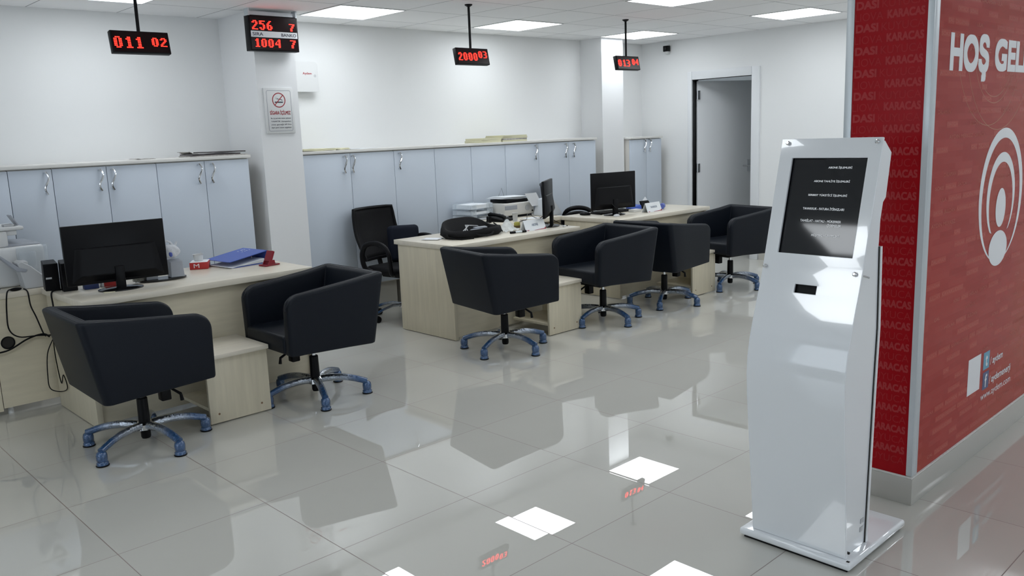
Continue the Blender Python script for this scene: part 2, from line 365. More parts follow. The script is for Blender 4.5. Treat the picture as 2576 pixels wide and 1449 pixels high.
cabinet(.735, [.735, 1.082, 1.429], [1.03, 1.13], YC, YL, 'white two-door cabinet cut off by the left edge of the photo', GL)
cabinet(1.429, [1.429, 1.686], [1.641], YC, YL, 'narrow one-door white cabinet, its chrome handle leftmost in the photo', GL)
cabinet(1.686, [1.686, 2.025, 2.362], [1.976, 2.056], YC, YL, 'white two-door cabinet behind the first monitor, left of the pillar', GL)
cabinet(2.362, [2.362, 2.712, 3.058], [2.662, 2.76], YC, YL, 'white two-door cabinet directly left of the pillar with the no-smoking sign', GL)
YC2 = 6.13
cabinet(3.536, [3.536, 3.983, 4.43], [3.916, 3.996], YC2, YM, 'white two-door cabinet directly right of the pillar with the no-smoking sign', GM)
cabinet(4.43, [4.43, 4.879, 5.317], [4.478, None], YC2, YM, 'white two-door cabinet with one handle, behind the mesh office chair', GM)
cabinet(5.317, [5.317, 5.759, 6.223], [None, 6.165], YC2, YM, 'white two-door cabinet with one handle, behind the white printer', GM)
cabinet(6.223, [6.223, 6.674, 7.105], [6.61, 6.735], YC2, YM, 'white two-door cabinet at the right end of the long run, by the far pillar', GM)
cabinet(7.69, [7.69, 7.985, 8.27], [7.93, 8.03], 6.12, YM, 'small white two-door cabinet in the far corner right of the far pillar', None, 1.36)
tag(B(.735, 3.075, YC-.012, YL, 1.38, 1.403, .002).build('cabinet_top_board', M_CTOP), 'long beige-white top board on the cabinets left of the pillar', 'board')
tag(B(3.525, 7.12, YC2-.012, YM, 1.38, 1.403, .002).build('cabinet_top_board', M_CTOP), 'long beige-white top board on the cabinets between the two pillars', 'board')
tag(B(7.68, 8.28, 6.108, YM, 1.362, 1.383, .002).build('cabinet_top_board', M_CTOP), 'short white top board on the small corner cabinet', 'board')
# things lying on the cabinets
def sheets(name, label, cat, x, y, z, items, group=None, mats=None):
    for i, (dx, dy, w, d_, a, mt, th) in enumerate(items):
        pass
def flat(name, label, cat, x, y, z, w, d_, th, a, mt, group=None, bend=0):
    m = Mb(); n = 8; T = []
    for i in range(n+1):
        u = -w/2+w*i/n; zz = bend*(math.sin(i*1.3)*.5+.5)*(abs(i-n/2)/(n/2))
        T.append([m.bm.verts.new((u, s_*d_/2, zz+k)) for s_ in (-1, 1) for k in (0, th)])
    for A, B_ in zip(T, T[1:]):
        for p, q in ((0, 1), (1, 3), (3, 2), (2, 0)): m.bm.faces.new((A[p], A[q], B_[q], B_[p]))
    m.bm.faces.new((T[0][0], T[0][1], T[0][3], T[0][2])); m.bm.faces.new((T[-1][0], T[-1][2], T[-1][3], T[-1][1]))
    o = m.build(name, mt, smooth=False); o.location = (x, y, z); o.rotation_euler = (0, 0, a)
    return tag(o, label, cat, group)
ZT = 1.4035
M_MAG = mat('dark_printed_cover', (.05, .042, .045), .4, noise=((25, 25, 25), .6, 0)); M_MAG2 = mat('grey_newsprint', (.42, .40, .38), .7, noise=((60, 30, 30), .25, 0))
flat('newspaper', 'grey newspaper at the bottom of the pile on the left cabinets', 'newspaper', 2.86, 6.26, ZT, .40, .30, .008, .04, M_MAG2, 'papers piled on the left cabinets')
flat('magazine', 'dark magazine in the middle of the pile on the left cabinets', 'magazine', 2.84, 6.27, ZT+.0085, .36, .27, .010, -.06, M_MAG, 'papers piled on the left cabinets', .004)
flat('magazine', 'dark magazine topmost of the pile on the left cabinets', 'magazine', 2.92, 6.28, ZT+.0235, .30, .24, .008, .05, M_MAG, 'papers piled on the left cabinets', .003)
flat('brochure', 'pale folded brochure sticking up on the left cabinet pile', 'brochure', 2.70, 6.33, ZT+.0200, .13, .10, .004, .5, M_MAG2, 'papers piled on the left cabinets', .01).rotation_euler = (0, .16, .5)
flat('paper_sheet', 'small curled sheet lying alone on the left cabinets above a seam', 'paper', 2.34, 6.28, ZT, .15, .10, .002, .1, M_MAG2, None, .008)
flat('file_folder', 'buff card folder lying next to the pillar on the long cabinet run', 'folder', 3.70, 6.26, ZT, .30, .26, .016, .02, M_FOLDER, 'buff folders on the cabinets', .006)
flat('file_folder', 'buff card folder with bent cover, second from the pillar on the long run', 'folder', 3.93, 6.28, ZT+.0, .15, .22, .012, .1, M_FOLDER, 'buff folders on the cabinets', .008)
flat('paper_sheet', 'white sheet lying right of the folders on the long cabinet run', 'paper', 4.16, 6.27, ZT, .27, .2, .003, 0, M_PAPER, None, .003)
k = 0
for nm, w, th, x, a, mt in (('bottom', .26, .022, 5.60, 0, M_FOLDER), ('top', .26, .020, 5.61, .05, M_FOLDER)):
    flat('file_folder', 'buff folder %s of the left pile over the printer' % nm, 'folder', x, 6.27, ZT+k, w, .24, th, a, mt, 'buff folders on the cabinets'); k += th+.0003
k = 0
for nm, w, th, a, mt in (('bottom', .33, .017, 0, M_FOLDER), ('second from the bottom', .33, .014, .03, M_MAG2), ('third from the bottom', .34, .018, -.02, M_FOLDER), ('topmost', .33, .012, .03, M_FOLDER)):
    flat('file_folder', 'folder %s in the taller right pile over the printer' % nm, 'folder', 5.915, 6.27, ZT+k, w, .25, th, a, mt, 'buff folders on the cabinets'); k += th+.0003
flat('pen', 'small white and red pen lying on the far corner cabinet', 'pen', 7.80, 6.2, 1.3835, .09, .012, .008, .1, M_WHITEP)
# ------------------------------------------------------------------ white wall box with lettering, behind the pillar
t = thing('wall_box', 'white enclosure with red lettering on the wall, half hidden by the pillar', 'box', (3.575, YM, 1.89))
p = []
for i in range(7): a = PI/2*i/6; p.append((.345-.035+.035*math.sin(a), .245-.035+.035*math.cos(a)))
m = Mb().prism([(0, 0), (0, .245)]+p+[(.345, 0)], 'y', -.07, -.055); m.build('cover', M_WHITEP, t)
B(.02, .26, -.055, 0, .0, .225, .004).build('housing', M_WHITEP, t)
m = Mb().text('Aydem', (.20, -.0708, .135), (1, 0, 0), (0, 0, 1), .085, .024, .02); lab(m.build('lettering', M_TEXTR, t, smooth=False), 'small red lettering')
m = Mb(); m.cone((.315, -.071, .13), (.315, -.0705, .13), .012, .012, 16); m.build('lock', M_LGREY, t)
# ------------------------------------------------------------------ no smoking sign
t = thing('no_smoking_sign', 'white no-smoking plaque with red ring screwed to the pillar', 'sign', (3.222, 6.09, 1.553))
w_, h_ = .245, .345
B(0, w_, -.012, 0, 0, h_, .003).build('plate', M_WHITEP, t)
def rrect_ring(x0, x1, z0, z1, r, wd, y):
    m = Mb(); pts = []
    for cx, cz, a0 in ((x1-r, z1-r, 0), (x0+r, z1-r, PI/2), (x0+r, z0+r, PI), (x1-r, z0+r, 1.5*PI)):
        for i in range(6):
            a = a0+PI/2*i/5; pts.append((cx, cz, math.cos(a), math.sin(a)))
    O = [m.bm.verts.new((c[0]+c[2]*r, y, c[1]+c[3]*r)) for c in pts]; I = [m.bm.verts.new((c[0]+c[2]*(r-wd), y, c[1]+c[3]*(r-wd))) for c in pts]
    for i in range(len(pts)): j = (i+1) % len(pts); m.bm.faces.new((O[i], O[j], I[j], I[i]))
    return m
lab(rrect_ring(.02, .225, .018, .325, .014, .0022, -.0127).build('border_line', mat('grey_blue_ink', (.16, .19, .26), .6), t, smooth=False), 'thin grey-blue border')
m = Mb(); n = 40; cx, cz = .121, .252
for i in range(n):
    a, b = 2*PI*i/n, 2*PI*(i+1)/n
    m.quad(*[(cx+r*math.cos(q), -.0130, cz+r*math.sin(q)) for r, q in ((.056, a), (.056, b), (.049, b), (.049, a))])
dv = Vector((.7, 0, .72)).normalized(); pv = Vector((-dv.z, 0, dv.x)); c0 = Vector((cx, -.0132, cz))
m.quad(*[c0+dv*s1*.051+pv*s2*.0032 for s1, s2 in ((-1, -1), (1, -1), (1, 1), (-1, 1))])
lab(m.build('prohibition_ring', M_TEXTR, t, smooth=False), 'red ring with slash')
m = Mb(); m.box(.086, .155, -.0131, -.0127, .232, .241)
for off in (0, .012):
    P = [(.094+off, .282), (.092+off, .274), (.096+off, .265), (.108+off, .260), (.122+off, .259), (.136+off*.6, .256), (.150+off*.4, .250)]
    for (x0, z0), (x1, z1) in zip(P, P[1:]):
        m.quad((x0, -.0129, z0-.0014), (x1, -.0129, z1-.0014), (x1, -.0129, z1+.0014), (x0, -.0129, z0+.0014))
lab(m.build('cigarette_symbol', M_TEXTD, t, smooth=False), 'black burning cigarette symbol')
m = Mb().text('SİGARA İÇİLMEZ', (.038, -.013, .137), (1, 0, 0), (0, 0, 1), .175, .042, .03); lab(m.build('heading', M_TEXTR, t, smooth=False), 'red heading lettering')
m = Mb()
for i, s_ in enumerate(('Bu iş yerinde tütün içilmesi', 'YASAKTIR. Uymayanlara', 'yasa gereği 69 lira', 'idari para cezası uygulanır')):
    m.text(s_, (.042, -.013, .108-.0235*i), (1, 0, 0), (0, 0, 1), .170, .0125, .012)
lab(m.build('small_print', M_TEXTD, t, smooth=False), 'four lines of dark small print')
# ------------------------------------------------------------------ LED displays
FONT = {'0': '01110 11011 11011 11011 11011 11011 01110', '1': '00110 01110 00110 00110 00110 00110 01111', '2': '01110 11011 00011 00110 01100 11000 11111',
        '3': '11110 00011 00011 01110 00011 00011 11110', '4': '00011 00111 01011 11011 11111 00011 00011', '5': '11111 11000 11110 00011 00011 11011 01110',
        '6': '00110 01100 11000 11110 11011 11011 01110', '7': '11111 00011 00110 00110 01100 01100 01100'}
def led(m, st, x0, x1, z0, z1, y):
    n = len(st); cw = (x1-x0)/n; pw = cw/6.3; ph = (z1-z0)/7
    for k, ch in enumerate(st):
        for r, row in enumerate(FONT[ch].split()):
            for c, v in enumerate(row):
                if v == '1':
                    x = x0+k*cw+(c+.5)*pw; z = z1-(r+.5)*ph
                    m.quad((x-pw*.43, y, z-ph*.30), (x+pw*.43, y, z-ph*.30), (x+pw*.43, y, z+ph*.30), (x-pw*.43, y, z+ph*.30))
def small_display(x, rows, label):
    t = thing('number_display', label, 'display', (x, 5.05, CEIL), 0, 'hanging red number displays')
    m = Mb(); m.cone((.165, .03, -.33), (.165, .03, 0), .0095, .0095, 12); m.lathe([(.03, 0), (.028, -.008), (.012, -.018)], (.165, .03, 0)); m.build('pole', M_BLACK, t)
    R = Matrix.Rotation(-.20, 3, 'X'); c = Vector((.1625, .03, -.39))
    hs = Mb().box(0, .325, .0, .038, -.452, -.327, .003); bmesh.ops.rotate(hs.bm, verts=hs.bm.verts, cent=c, matrix=R); hs.build('housing', M_BLACK, t)
    fr = Mb().box(.008, .317, -.0012, .001, -.446, -.333); bmesh.ops.rotate(fr.bm, verts=fr.bm.verts, cent=c, matrix=R); lab(fr.build('window', M_DWIN, t), 'glossy black window')
    for nm, (st, x0, x1, z0, z1) in zip(('queue_number', 'counter_number'), rows):
        m = Mb(); led(m, st, x0, x1, z0-.327, z1-.327, -.0022)
        bmesh.ops.rotate(m.bm, verts=m.bm.verts, cent=c, matrix=R); lab(m.build(nm, M_LED, t, smooth=False), 'red dot-matrix digits %s' % st)
small_display(1.787, [('011', .012, .182, -.100, -.034), ('02', .222, .318, -.086, -.034)], 'black hanging display with red digits 011 02')
small_display(4.285, [('2000', .014, .215, -.098, -.036), ('03', .218, .316, -.076, -.022)], 'black hanging display with red digits 2000 03')
small_display(6.172, [('013', .014, .195, -.098, -.036), ('04', .214, .316, -.082, -.026)], 'black hanging display with red digits 013 04')
t = thing('queue_display', 'large two-line red number display fixed above the pillar with the no-smoking sign', 'display', (3.105, 5.99, 2.159))
B(0, .40, 0, .07, 0, .254, .003).build('housing', M_BLACK, t)
lab(B(.01, .39, -.0015, .0, .01, .246).build('window', M_DWIN, t), 'glossy black window')
for nm, st, x0, x1, z0, z1 in (('queue_number', '256', .022, .20, .150, .218), ('counter_number', '7', .325, .385, .150, .205), ('queue_number', '1004', .030, .255, .026, .088), ('counter_number', '7', .325, .385, .026, .086)):
    m = Mb(); led(m, st, x0, x1, z0, z1, -.003); lab(m.build(nm, M_LED, t, smooth=False), 'red dot-matrix digits %s' % st)
lab(B(.01, .39, -.003, -.0015, .098, .142).build('label_strip', M_PAPER, t), 'white caption strip')
m = Mb().text('SIRA', (.022, -.0036, .108), (1, 0, 0), (0, 0, 1), .085, .024, .015); m.text('BANKO', (.255, -.0036, .108), (1, 0, 0), (0, 0, 1), .125, .024, .015); lab(m.build('caption', M_TEXTD, t, smooth=False), 'black captions')
m = Mb(); m.box(0, .012, .0, .06, .25, .302); m.box(.388, .40, .0, .06, .25, .302); m.box(.012, .388, .02, .05, .258, .285); lab(m.build('bracket', M_ALU, t), 'aluminium ceiling bracket')
# security camera
t = thing('security_camera', 'small black camera on the wall near the ceiling, left of the door', 'camera', (8.4, 6.10, 2.36))
B(-.075, -.02, -.035, .03, -.02, .045, .004).build('housing', M_BLACK, t)
m = Mb(); m.cone((-.082, -.003, .012), (-.07, -.003, .012), .018, .02); m.build('lens', M_GLOSSB, t)
m = Mb(); m.lathe([(.02, -.045), (.026, -.02), (.02, -.015)], (-.045, -.003, 0)); m.box(-.03, 0, -.015, .01, -.045, .06, .003); m.build('mount', M_WHITEP, t)
# ------------------------------------------------------------------ desks
M_CAP = mat('screw_cap_brown', (.22, .13, .07), .6)
def desk(x, y, label):
    t = thing('office_desk', label, 'desk', (x, y, 0), 0, 'maple desks in a row')
    B(0, 1.37, 0, .71, .675, .71, .002).build('desktop', M_WOODT, t)
    for a in (.015, 1.325): B(a, a+.03, .03, .68, .004, .674, .001).build('side_panel', M_WOOD, t)
    B(.046, 1.324, .05, .068, .018, .6745).build('modesty_panel', M_WOODH, t)
    return t
desk(1.36, 4.72, 'maple desk nearest the camera, with the large monitor and red box on it')
desk(3.85, 4.69, 'maple desk in the middle, with the open black bag on it')
desk(5.76, 4.70, 'maple desk farthest right, with the monitor and blue wristband roll on it')
def side_table(x, y, label, w=.36):
    t = thing('side_table', label, 'table', (x, y, 0), 0, 'low side tables between the armchairs')
    B(-.01, w, -.02, .375, .362, .385, .0015).build('tabletop', M_WOODT, t)
    B(0, w-.005, 0, .018, .006, .361, .001).build('front_panel', M_WOOD, t)
    B(.005, w-.01, .019, .395, .075, .093, .001).build('shelf', M_WOOD, t)
    B(w-.03, w-.012, .019, .395, .094, .361).build('side_panel', M_WOOD, t)
    for a in (.05, w-.06): m = Mb(); m.cone((a, -.0012, .055), (a, .001, .055), .006, .006, 12); m.build('screw_cap', M_CAP, t)
side_table(1.815, 4.325, 'low maple side table between the two armchairs nearest the camera')
side_table(4.395, 4.272, 'low maple side table in front of the middle desk')
side_table(6.215, 4.272, 'low maple side table in front of the far desk')
t = thing('desk_return', 'maple desk return at the left edge, carrying the printers', 'desk', (.3, 5.42, 0))
B(0, 1.16, .012, .62, .675, .71, .002).build('worktop', M_WOODT, t)
m = B(0, .785, .02, .04, .03, .674); m.build('modesty_panel', M_WOODH, t); B(.789, 1.15, .02, .04, .045, .674).build('modesty_panel', M_WOODH, t)
m = Mb(); m.lathe([(.037, 0), (.037, .004), (.030, .004), (.030, 0)], (0, 0, 0), 28); q = m.build('cable_hole', M_BLACK, t); q.rotation_euler = (PI/2, 0, 0); q.location = (.855, .0195, .422)
m = Mb(); m.cone((.855, .0185, .422), (.855, .0195, .422), .031, .031, 28); lab(m.build('hole_shadow', M_DARK, t), 'dark round opening')
for a in (.72, .83): m = Mb(); m.cone((a, .07, 0), (a, .07, .045), .016, .012, 12); m.build('foot', M_WHITEP, t)
B(.0, .02, .05, .6, .03, .674).build('side_panel', M_WOOD, t)
t = thing('desk_return', 'maple desk return between the middle and far desks, carrying trays and printer', 'desk', (5.0, 5.412, 0))
B(0, .81, 0, .70, .675, .71, .002).build('worktop', M_WOODT, t)
B(.015, .04, .03, .66, .0, .674).build('side_panel', M_WOOD, t); B(.77, .795, .03, .66, .0, .674).build('side_panel', M_WOOD, t)
B(.04, .77, .62, .64, .1, .674).build('modesty_panel', M_WOODH, t)
# ------------------------------------------------------------------ tub armchairs
def round_section(C, R):
    out = []; n = len(C)
    for i in range(n):
        p = Vector(C[i]); a = Vector(C[i-1])-p; b = Vector(C[(i+1) % n])-p
        k = min(R[i], a.length*.45, b.length*.45); a = p+a.normalized()*k; b = p+b.normalized()*k
        for t in (0, .25, .5, .75, 1): out.append(a*(1-t)**2+p*2*t*(1-t)+b*t*t)
    return out
def armchair_shell():
    m = Mb(); th = .066
    wbt, ybt, zbt = .300, -.336, .729; wft, yft, zft = .282, .288, .668
    wbb, ybb, zbb = .292, -.257, .322; wfb, yfb, zfb = .268, .288, .340
    ra, rf, rc = .075, .018, .035
    def side(s, t, ztop=None, ins=0):
        full = zbt+(zft-zbt)*t; zt = full if ztop is None else ztop
        zb = zbb+(zfb-zbb)*t; wt = wbt+(wft-wbt)*t; wb = wbb+(wfb-wbb)*t
        yt = ybt+(yft-ybt)*t; yb = ybb+(yfb-ybb)*t; k = (zt-zb)/(full-zb)
        wt = wb+(wt-wb)*k; yt = yb+(yt-yb)*k
        return [(s*(wb-ins), yb, zb+ins), (s*(wt-ins), yt, zt), (s*(wt-th+ins), yt, zt), (s*(wb-th+ins), yb, zb+ins)]
    def front(s):
        L = []; ys = [yft-ra+ra*math.sin(PI/2*i/8) for i in range(0, 9)]
        ys = sorted(set([round(y, 5) for y in ys]+[round(yft-rf+rf*math.sin(PI/2*i/4), 5) for i in range(5)]))
        for y in [ybt+.20, ybt+.42]+ys:
            t = min(1, (y-ybt)/(yft-ybt)); zt = zbt+(zft-zbt)*t; ins = 0
            if y > yft-ra: zt = zt-ra+math.sqrt(max(0, ra*ra-(y-(yft-ra))**2))
            if y > yft-rf: ins = rf-math.sqrt(max(0, rf*rf-(y-(yft-rf))**2))
            L.append(side(s, t, zt, ins))
        return L
    def corner(s):
        o = []
        for i in range(5):
            a = PI/2*i/4; dx = rc-rc*math.cos(a); dy = rc-rc*math.sin(a); e = .006
            ix = th+e*(1-math.cos(a)); iy = th+e*(1-math.sin(a))
            o.append([(s*(wbb-dx), ybb+dy, zbb), (s*(wbt-dx), ybt+dy, zbt), (s*(wbt-ix), ybt+iy, zbt), (s*(wbb-ix), ybb+iy, zbb)])
        return o
    Rr = front(1); Lf = front(-1)
    seq = Rr[::-1]+corner(1)+corner(-1)[::-1]+Lf
    secs = [round_section(q, (.010, .020, .020, .010)) for q in seq]
    V = [[m.bm.verts.new(p) for p in q] for q in secs]; n = len(V[0])
    for A, C in zip(V, V[1:]):
        for i in range(n): m.bm.faces.new((A[i], A[(i+1) % n], C[(i+1) % n], C[i]))
    m.bm.faces.new(V[0]); m.bm.faces.new(V[-1][::-1])
    return m, secs
def make_armchair(label):
    t = thing('tub_armchair', label, 'chair', (0, 0, 0), 0, 'charcoal tub armchairs in front of the desks')
    m, seq = armchair_shell(); sh = m.build('shell', M_LEATHER, t, ang=50)
    m = Mb(); m.tube([q[9]+Vector((0, 0, .0004)) for q in seq], .0017, 6); m.tube([q[10]+Vector((0, 0, .0004)) for q in seq], .0017, 6)
    m.build('piping', M_SEAM, sh)
    m = Mb(); m.box(-.222, .222, -.235, .296, .345, .450, .022, 4); lab(m.build('seat_cushion', M_LEATHER, t), 'flat charcoal seat cushion')
    B(-.215, .215, -.20, .235, .322, .346, .004).build('seat_pan', M_BLACKM, t)
    m = Mb(); m.box(-.055, .055, -.09, .09, .285, .315, .004); m.box(.03, .085, .07, .12, .225, .315, .006); m.build('tilt_mechanism', M_BLACK, t)
    m = Mb(); m.tube([(.02, .05, .30), (.07, .12, .285), (.10, .16, .25), (.10, .165, .215)], [.006, .006, .008, .010]); m.build('lever', M_BLACK, t)
    gc = Mb(); gc.cone((0, 0, .235), (0, 0, .30), .013, .013, 16); gc = gc.build('gas_rod', M_CHROME, t)
    m = Mb(); m.lathe([(.026, .10), (.028, .12), (.026, .245), (.022, .25)]); m.lathe([(.02, .035), (.024, .045), (.024, .1)]); m.build('column', M_BLACK, t)
    m = Mb(); m.lathe([(.03, .075), (.045, .085), (.045, .112), (.034, .125)]); m.build('hub', M_CHROME, t)
    leg = None
    for k in range(5):
        m = Mb(); pts = []; rr = []
        for i in range(9):
            u = i/8; pts.append((.035+.265*u, 0, .105+.020*math.sin(PI*min(1, u*1.15)*.55)-.052*u**1.8)); rr.append(.023-.004*u)
        m.tube(pts, rr, 12, flat=.9); lg = m.build('base_leg', M_FILM, t, ang=60)
        lab(lg, 'chrome leg wrapped in blue film')
        m = Mb(); m.lathe([(.019, .004), (.028, .006), (.028, .018), (.0235, .023), (.026, .030), (.0265, .052), (.023, .066), (.013, .074), (.0, .076)], (.298, 0, 0), 18)
        lab(m.build('glide', M_FILM, lg, ang=60), 'glide foot in blue film')
        m = Mb(); m.lathe([(.0295, 0), (.031, .002), (.031, .005), (.028, .007)], (.298, 0, 0), 18); m.build('glide_pad', M_BLACK, lg)
    return t
CH = [(1.470, 4.322, -91.0, 64, 'dark tub armchair nearest the camera, its back turned, at the left'),
      (2.478, 4.352, 89.7, 33, 'dark tub armchair right of the nearest side table, facing left'),
      (3.945, 4.272, -99.7, 54, 'dark tub armchair with its back turned, at the left end of the middle desk'),
      (5.040, 4.302, 84.1, 43, 'dark tub armchair facing left at the right end of the middle desk'),
      (5.868, 4.320, -88.9, 65, 'dark tub armchair with its back turned, half hidden, at the far desk'),
      (6.840, 4.285, 79.8, 50, 'dark tub armchair farthest right, partly hidden by the white kiosk')]
proto = make_armchair(CH[0][4])
for i, (x, y, a, ph, l) in enumerate(CH):
    o = proto if i == 0 else dup(proto)
    o.location = (x, y, 0); o.rotation_euler = (0, 0, math.radians(a)); o['label'] = l
    legs = [c for c in o.children if c.name.split('.')[0] == 'base_leg']
    for k, lg in enumerate(legs): lg.rotation_euler = (0, 0, math.radians(ph+72*k-a))
# ------------------------------------------------------------------ mesh office chairs
def office_chair(x, y, a, phase, label, cushion):
    t = thing('office_chair', label, 'chair', (x, y, 0), math.radians(a), 'black mesh office chairs')
    m = Mb(); m.box(-.23, .23, -.20, .25, .385, .455, .03, 4); m.build('seat', M_BLACKM, t)
    B(-.12, .12, -.12, .12, .355, .385, .004).build('tilt_mechanism', M_BLACK, t)
    m = Mb(); m.lathe([(.027, .12), (.028, .30), (.022, .31), (.0135, .312), (.0135, .355)]); m.build('gas_column', M_BLACK, t)
    m = Mb(); m.lathe([(.03, .08), (.045, .09), (.045, .12), (.03, .135)]); m.build('hub', M_CHROME, t)
    for k in range(5):
        an = math.radians(phase+72*k-a)
        m = Mb(); m.tube([(.035, 0, .112), (.12, 0, .118), (.21, 0, .10), (.29, 0, .075)], [.018, .017, .015, .014], 10, flat=.65)
        lg = m.build('base_leg', M_FILM, t, ang=60); lg.rotation_euler = (0, 0, an)
        m = Mb(); m.cone((.278, -.02, .027), (.278, -.006, .027), .027, .027, 18); m.cone((.278, .006, .027), (.278, .02, .027), .027, .027, 18); m.cone((.290, 0, .03), (.290, 0, .075), .008, .008, 10); m.box(.262, .300, -.006, .006, .02, .055)
        m.build('caster', M_BLACK, lg)
    # curved backrest: frame and mesh
    def bp(u, v):
        w = .235*(1-.12*abs(v-.45)) if v < .9 else .215
        xx = u*w; yy = -.235-.13*v+.05*(u*u)-.03*math.sin(PI*v); return Vector((xx, yy, .50+.41*v))
    m = Mb(); nu, nv = 12, 10; G = [[m.bm.verts.new(bp(-1+2*i/nu, j/nv)) for i in range(nu+1)] for j in range(nv+1)]
    for j in range(nv):
        for i in range(nu): m.bm.faces.new((G[j][i], G[j][i+1], G[j+1][i+1], G[j+1][i]))
    m.build('backrest', M_BLACKM, t, solid=.012)
    ring = [bp(-1+2*i/10, 0) for i in range(11)]+[bp(1, j/8) for j in range(1, 9)]+[bp(1-2*i/10, 1) for i in range(1, 11)]+[bp(-1, 1-j/8) for j in range(1, 8)]
    m = Mb(); m.tube(ring, .014, 8, closed=True); m.tube([(0, -.18, .39), (0, -.25, .41), (0, -.275, .49), (0, -.29, .60)], .02, 8); m.build('back_frame', M_BLACK, t)
    for s_ in (-1, 1):
        P = [(s_*.20, .10, .40), (s_*.27, .15, .42), (s_*.29, .165, .50), (s_*.29, .15, .59), (s_*.29, .09, .645), (s_*.29, -.02, .66), (s_*.29, -.12, .63), (s_*.29, -.16, .54), (s_*.275, -.14, .44), (s_*.20, -.09, .40)]
        Q = []
        for i in range(len(P)-1):
            for k in range(4):
                p0, p1, p2, p3 = [Vector(P[max(0, min(len(P)-1, i+q))]) for q in (-1, 0, 1, 2)]; u = k/4
                Q.append(.5*((2*p1)+(-p0+p2)*u+(2*p0-5*p1+4*p2-p3)*u*u+(-p0+3*p1-3*p2+p3)*u**3))
        Q.append(Vector(P[-1])); m = Mb(); m.tube(Q, .017, 10, flat=1.3); m.build('armrest', M_BLACK, t, ang=60)
    if cushion:
        m = Mb(); m.box(-.15, .15, -.07, .02, 0, .30, .035, 4); c = m.build('back_cushion', M_NAVY, t); c.location = (-.145, -.09, .457); c.rotation_euler = (.10, -.05, -.15); lab(c, 'dark padded cushion propped on the seat')
    return t
office_chair(4.15, 5.72, 188, 35, 'black mesh office chair with looped arms behind the middle desk, by the cabinets', True)
q = office_chair(6.29, 5.67, 222, 10, 'black office chair behind the far monitors, only its top and arms showing', False); q.scale = (1, 1, 1.07)
# ------------------------------------------------------------------ monitors
def monitor(x, y, a, w, hh, zb, label, neck=.05, basew=.22, bump=True, tilt=0):
    t = thing('computer_monitor', label, 'monitor', (x, y, .7102), math.radians(a), 'computer monitors on the desks')
    z0 = zb; R = Matrix.Rotation(math.radians(tilt), 3, 'X'); c = Vector((0, 0, z0+hh/2))
    m = Mb(); m.box(-w/2, w/2, .004, .026, z0, z0+hh, .004, 2); bmesh.ops.rotate(m.bm, verts=m.bm.verts, cent=c, matrix=R); sh = m.build('casing', M_BLACK, t)
    m = Mb(); hb = hh*.62
    m.hexa([(-w*.46, .004, z0+.012), (w*.46, .004, z0+.012), (w*.40, .004, z0+hb), (-w*.40, .004, z0+hb)], [(-w*.36, -.022, z0+.05), (w*.36, -.022, z0+.05), (w*.33, -.004, z0+hb-.006), (-w*.33, -.004, z0+hb-.006)])
    bmesh.ops.rotate(m.bm, verts=m.bm.verts, cent=c, matrix=R); m.build('rear_housing', M_BLACK, t, bevel=.004)
    m = Mb(); m.box(-w/2+.012, w/2-.012, .0262, .027, z0+.014, z0+hh-.012); bmesh.ops.rotate(m.bm, verts=m.bm.verts, cent=c, matrix=R); lab(m.build('screen', M_SCREEN, t), 'dark glass screen')
    m = Mb(); m.box(-neck/2, neck/2, -.028, .0, .012, z0+.09, .004); m.build('neck', M_BLACK, t)
    m = Mb(); m.lathe([(basew/2, 0), (basew/2, .006), (basew/2-.02, .012), (.0, .018)], (0, .0, 0), 36, 1, .72); m.build('stand_base', M_GLOSSB, t, ang=50)
    return t
monitor(1.650, 4.965, -6, .535, .330, .045, 'large black monitor seen from behind on the nearest desk', basew=.24)
monitor(5.105, 4.92, 35.5, .47, .30, .085, 'black monitor turned edge-on on the middle desk')
monitor(6.065, 5.02, -13, .50, .335, .055, 'black monitor seen from behind on the far desk', basew=.22)
# ------------------------------------------------------------------ things on the nearest desk
ZD = .7103
for x, y, h_, l, r_ in ((1.385, 5.295, .155, 'black speaker with a white label strip, left of the pair behind the large monitor', 0), (1.445, 5.185, .160, 'black speaker with a round silver badge, right of the pair behind the large monitor', 1)):
    t = thing('computer_speaker', l, 'speaker', (x, y, ZD), -.15, 'pair of black speakers')
    m = Mb(); m.hexa([(-.038, -.04, 0), (.038, -.04, 0), (.038, .06, 0), (-.038, .06, 0)], [(-.038, -.05, h_), (.038, -.05, h_), (.034, .06, h_+.012), (-.034, .06, h_+.012)]); m.build('cabinet', M_BLACK, t, bevel=.004)
    if r_: m = Mb(); m.cone((.0, -.046, .075), (.0, -.044, .075), .006, .006, 16); lab(m.build('badge', M_ALU, t), 'round silver badge')
    else: lab(B(-.03, .0, -.046, -.043, .068, .078).build('label', M_LGREY, t), 'pale label strip')
def box_thing(name, label, cat, x, y, w, d_, hh, a, mt, z=ZD, group=None, bev=.002):
    o = B(-w/2, w/2, -d_/2, d_/2, 0, hh, bev).build(name, mt); o.location = (x, y, z); o.rotation_euler = (0, 0, a); return tag(o, label, cat, group)
box_thing('ink_box', 'small dark blue carton under the large monitor, beside the speakers', 'box', 1.545, 5.14, .075, .06, .045, -.1, M_BOXB)
t = thing('medicine_box', 'small red and white carton under the large monitor', 'box', (1.665, 5.15, ZD), -.1)
B(-.05, .05, -.03, .03, 0, .045, .001).build('carton', M_REDBOX, t); lab(B(-.062, -.0501, -.03, .03, 0, .044, .001).build('end_flap', M_PAPER, t), 'white end flap')
m = Mb(); random.seed(3)
for k in range(14):
    P = []; a0 = random.random()*6
    for i in range(10):
        a = a0+i*.7; P.append((.035*math.cos(a)*random.uniform(.5, 1.2), .028*math.sin(a)*random.uniform(.5, 1.2), .004+.035*random.random()))
    m.tube(P, .0022, 5)
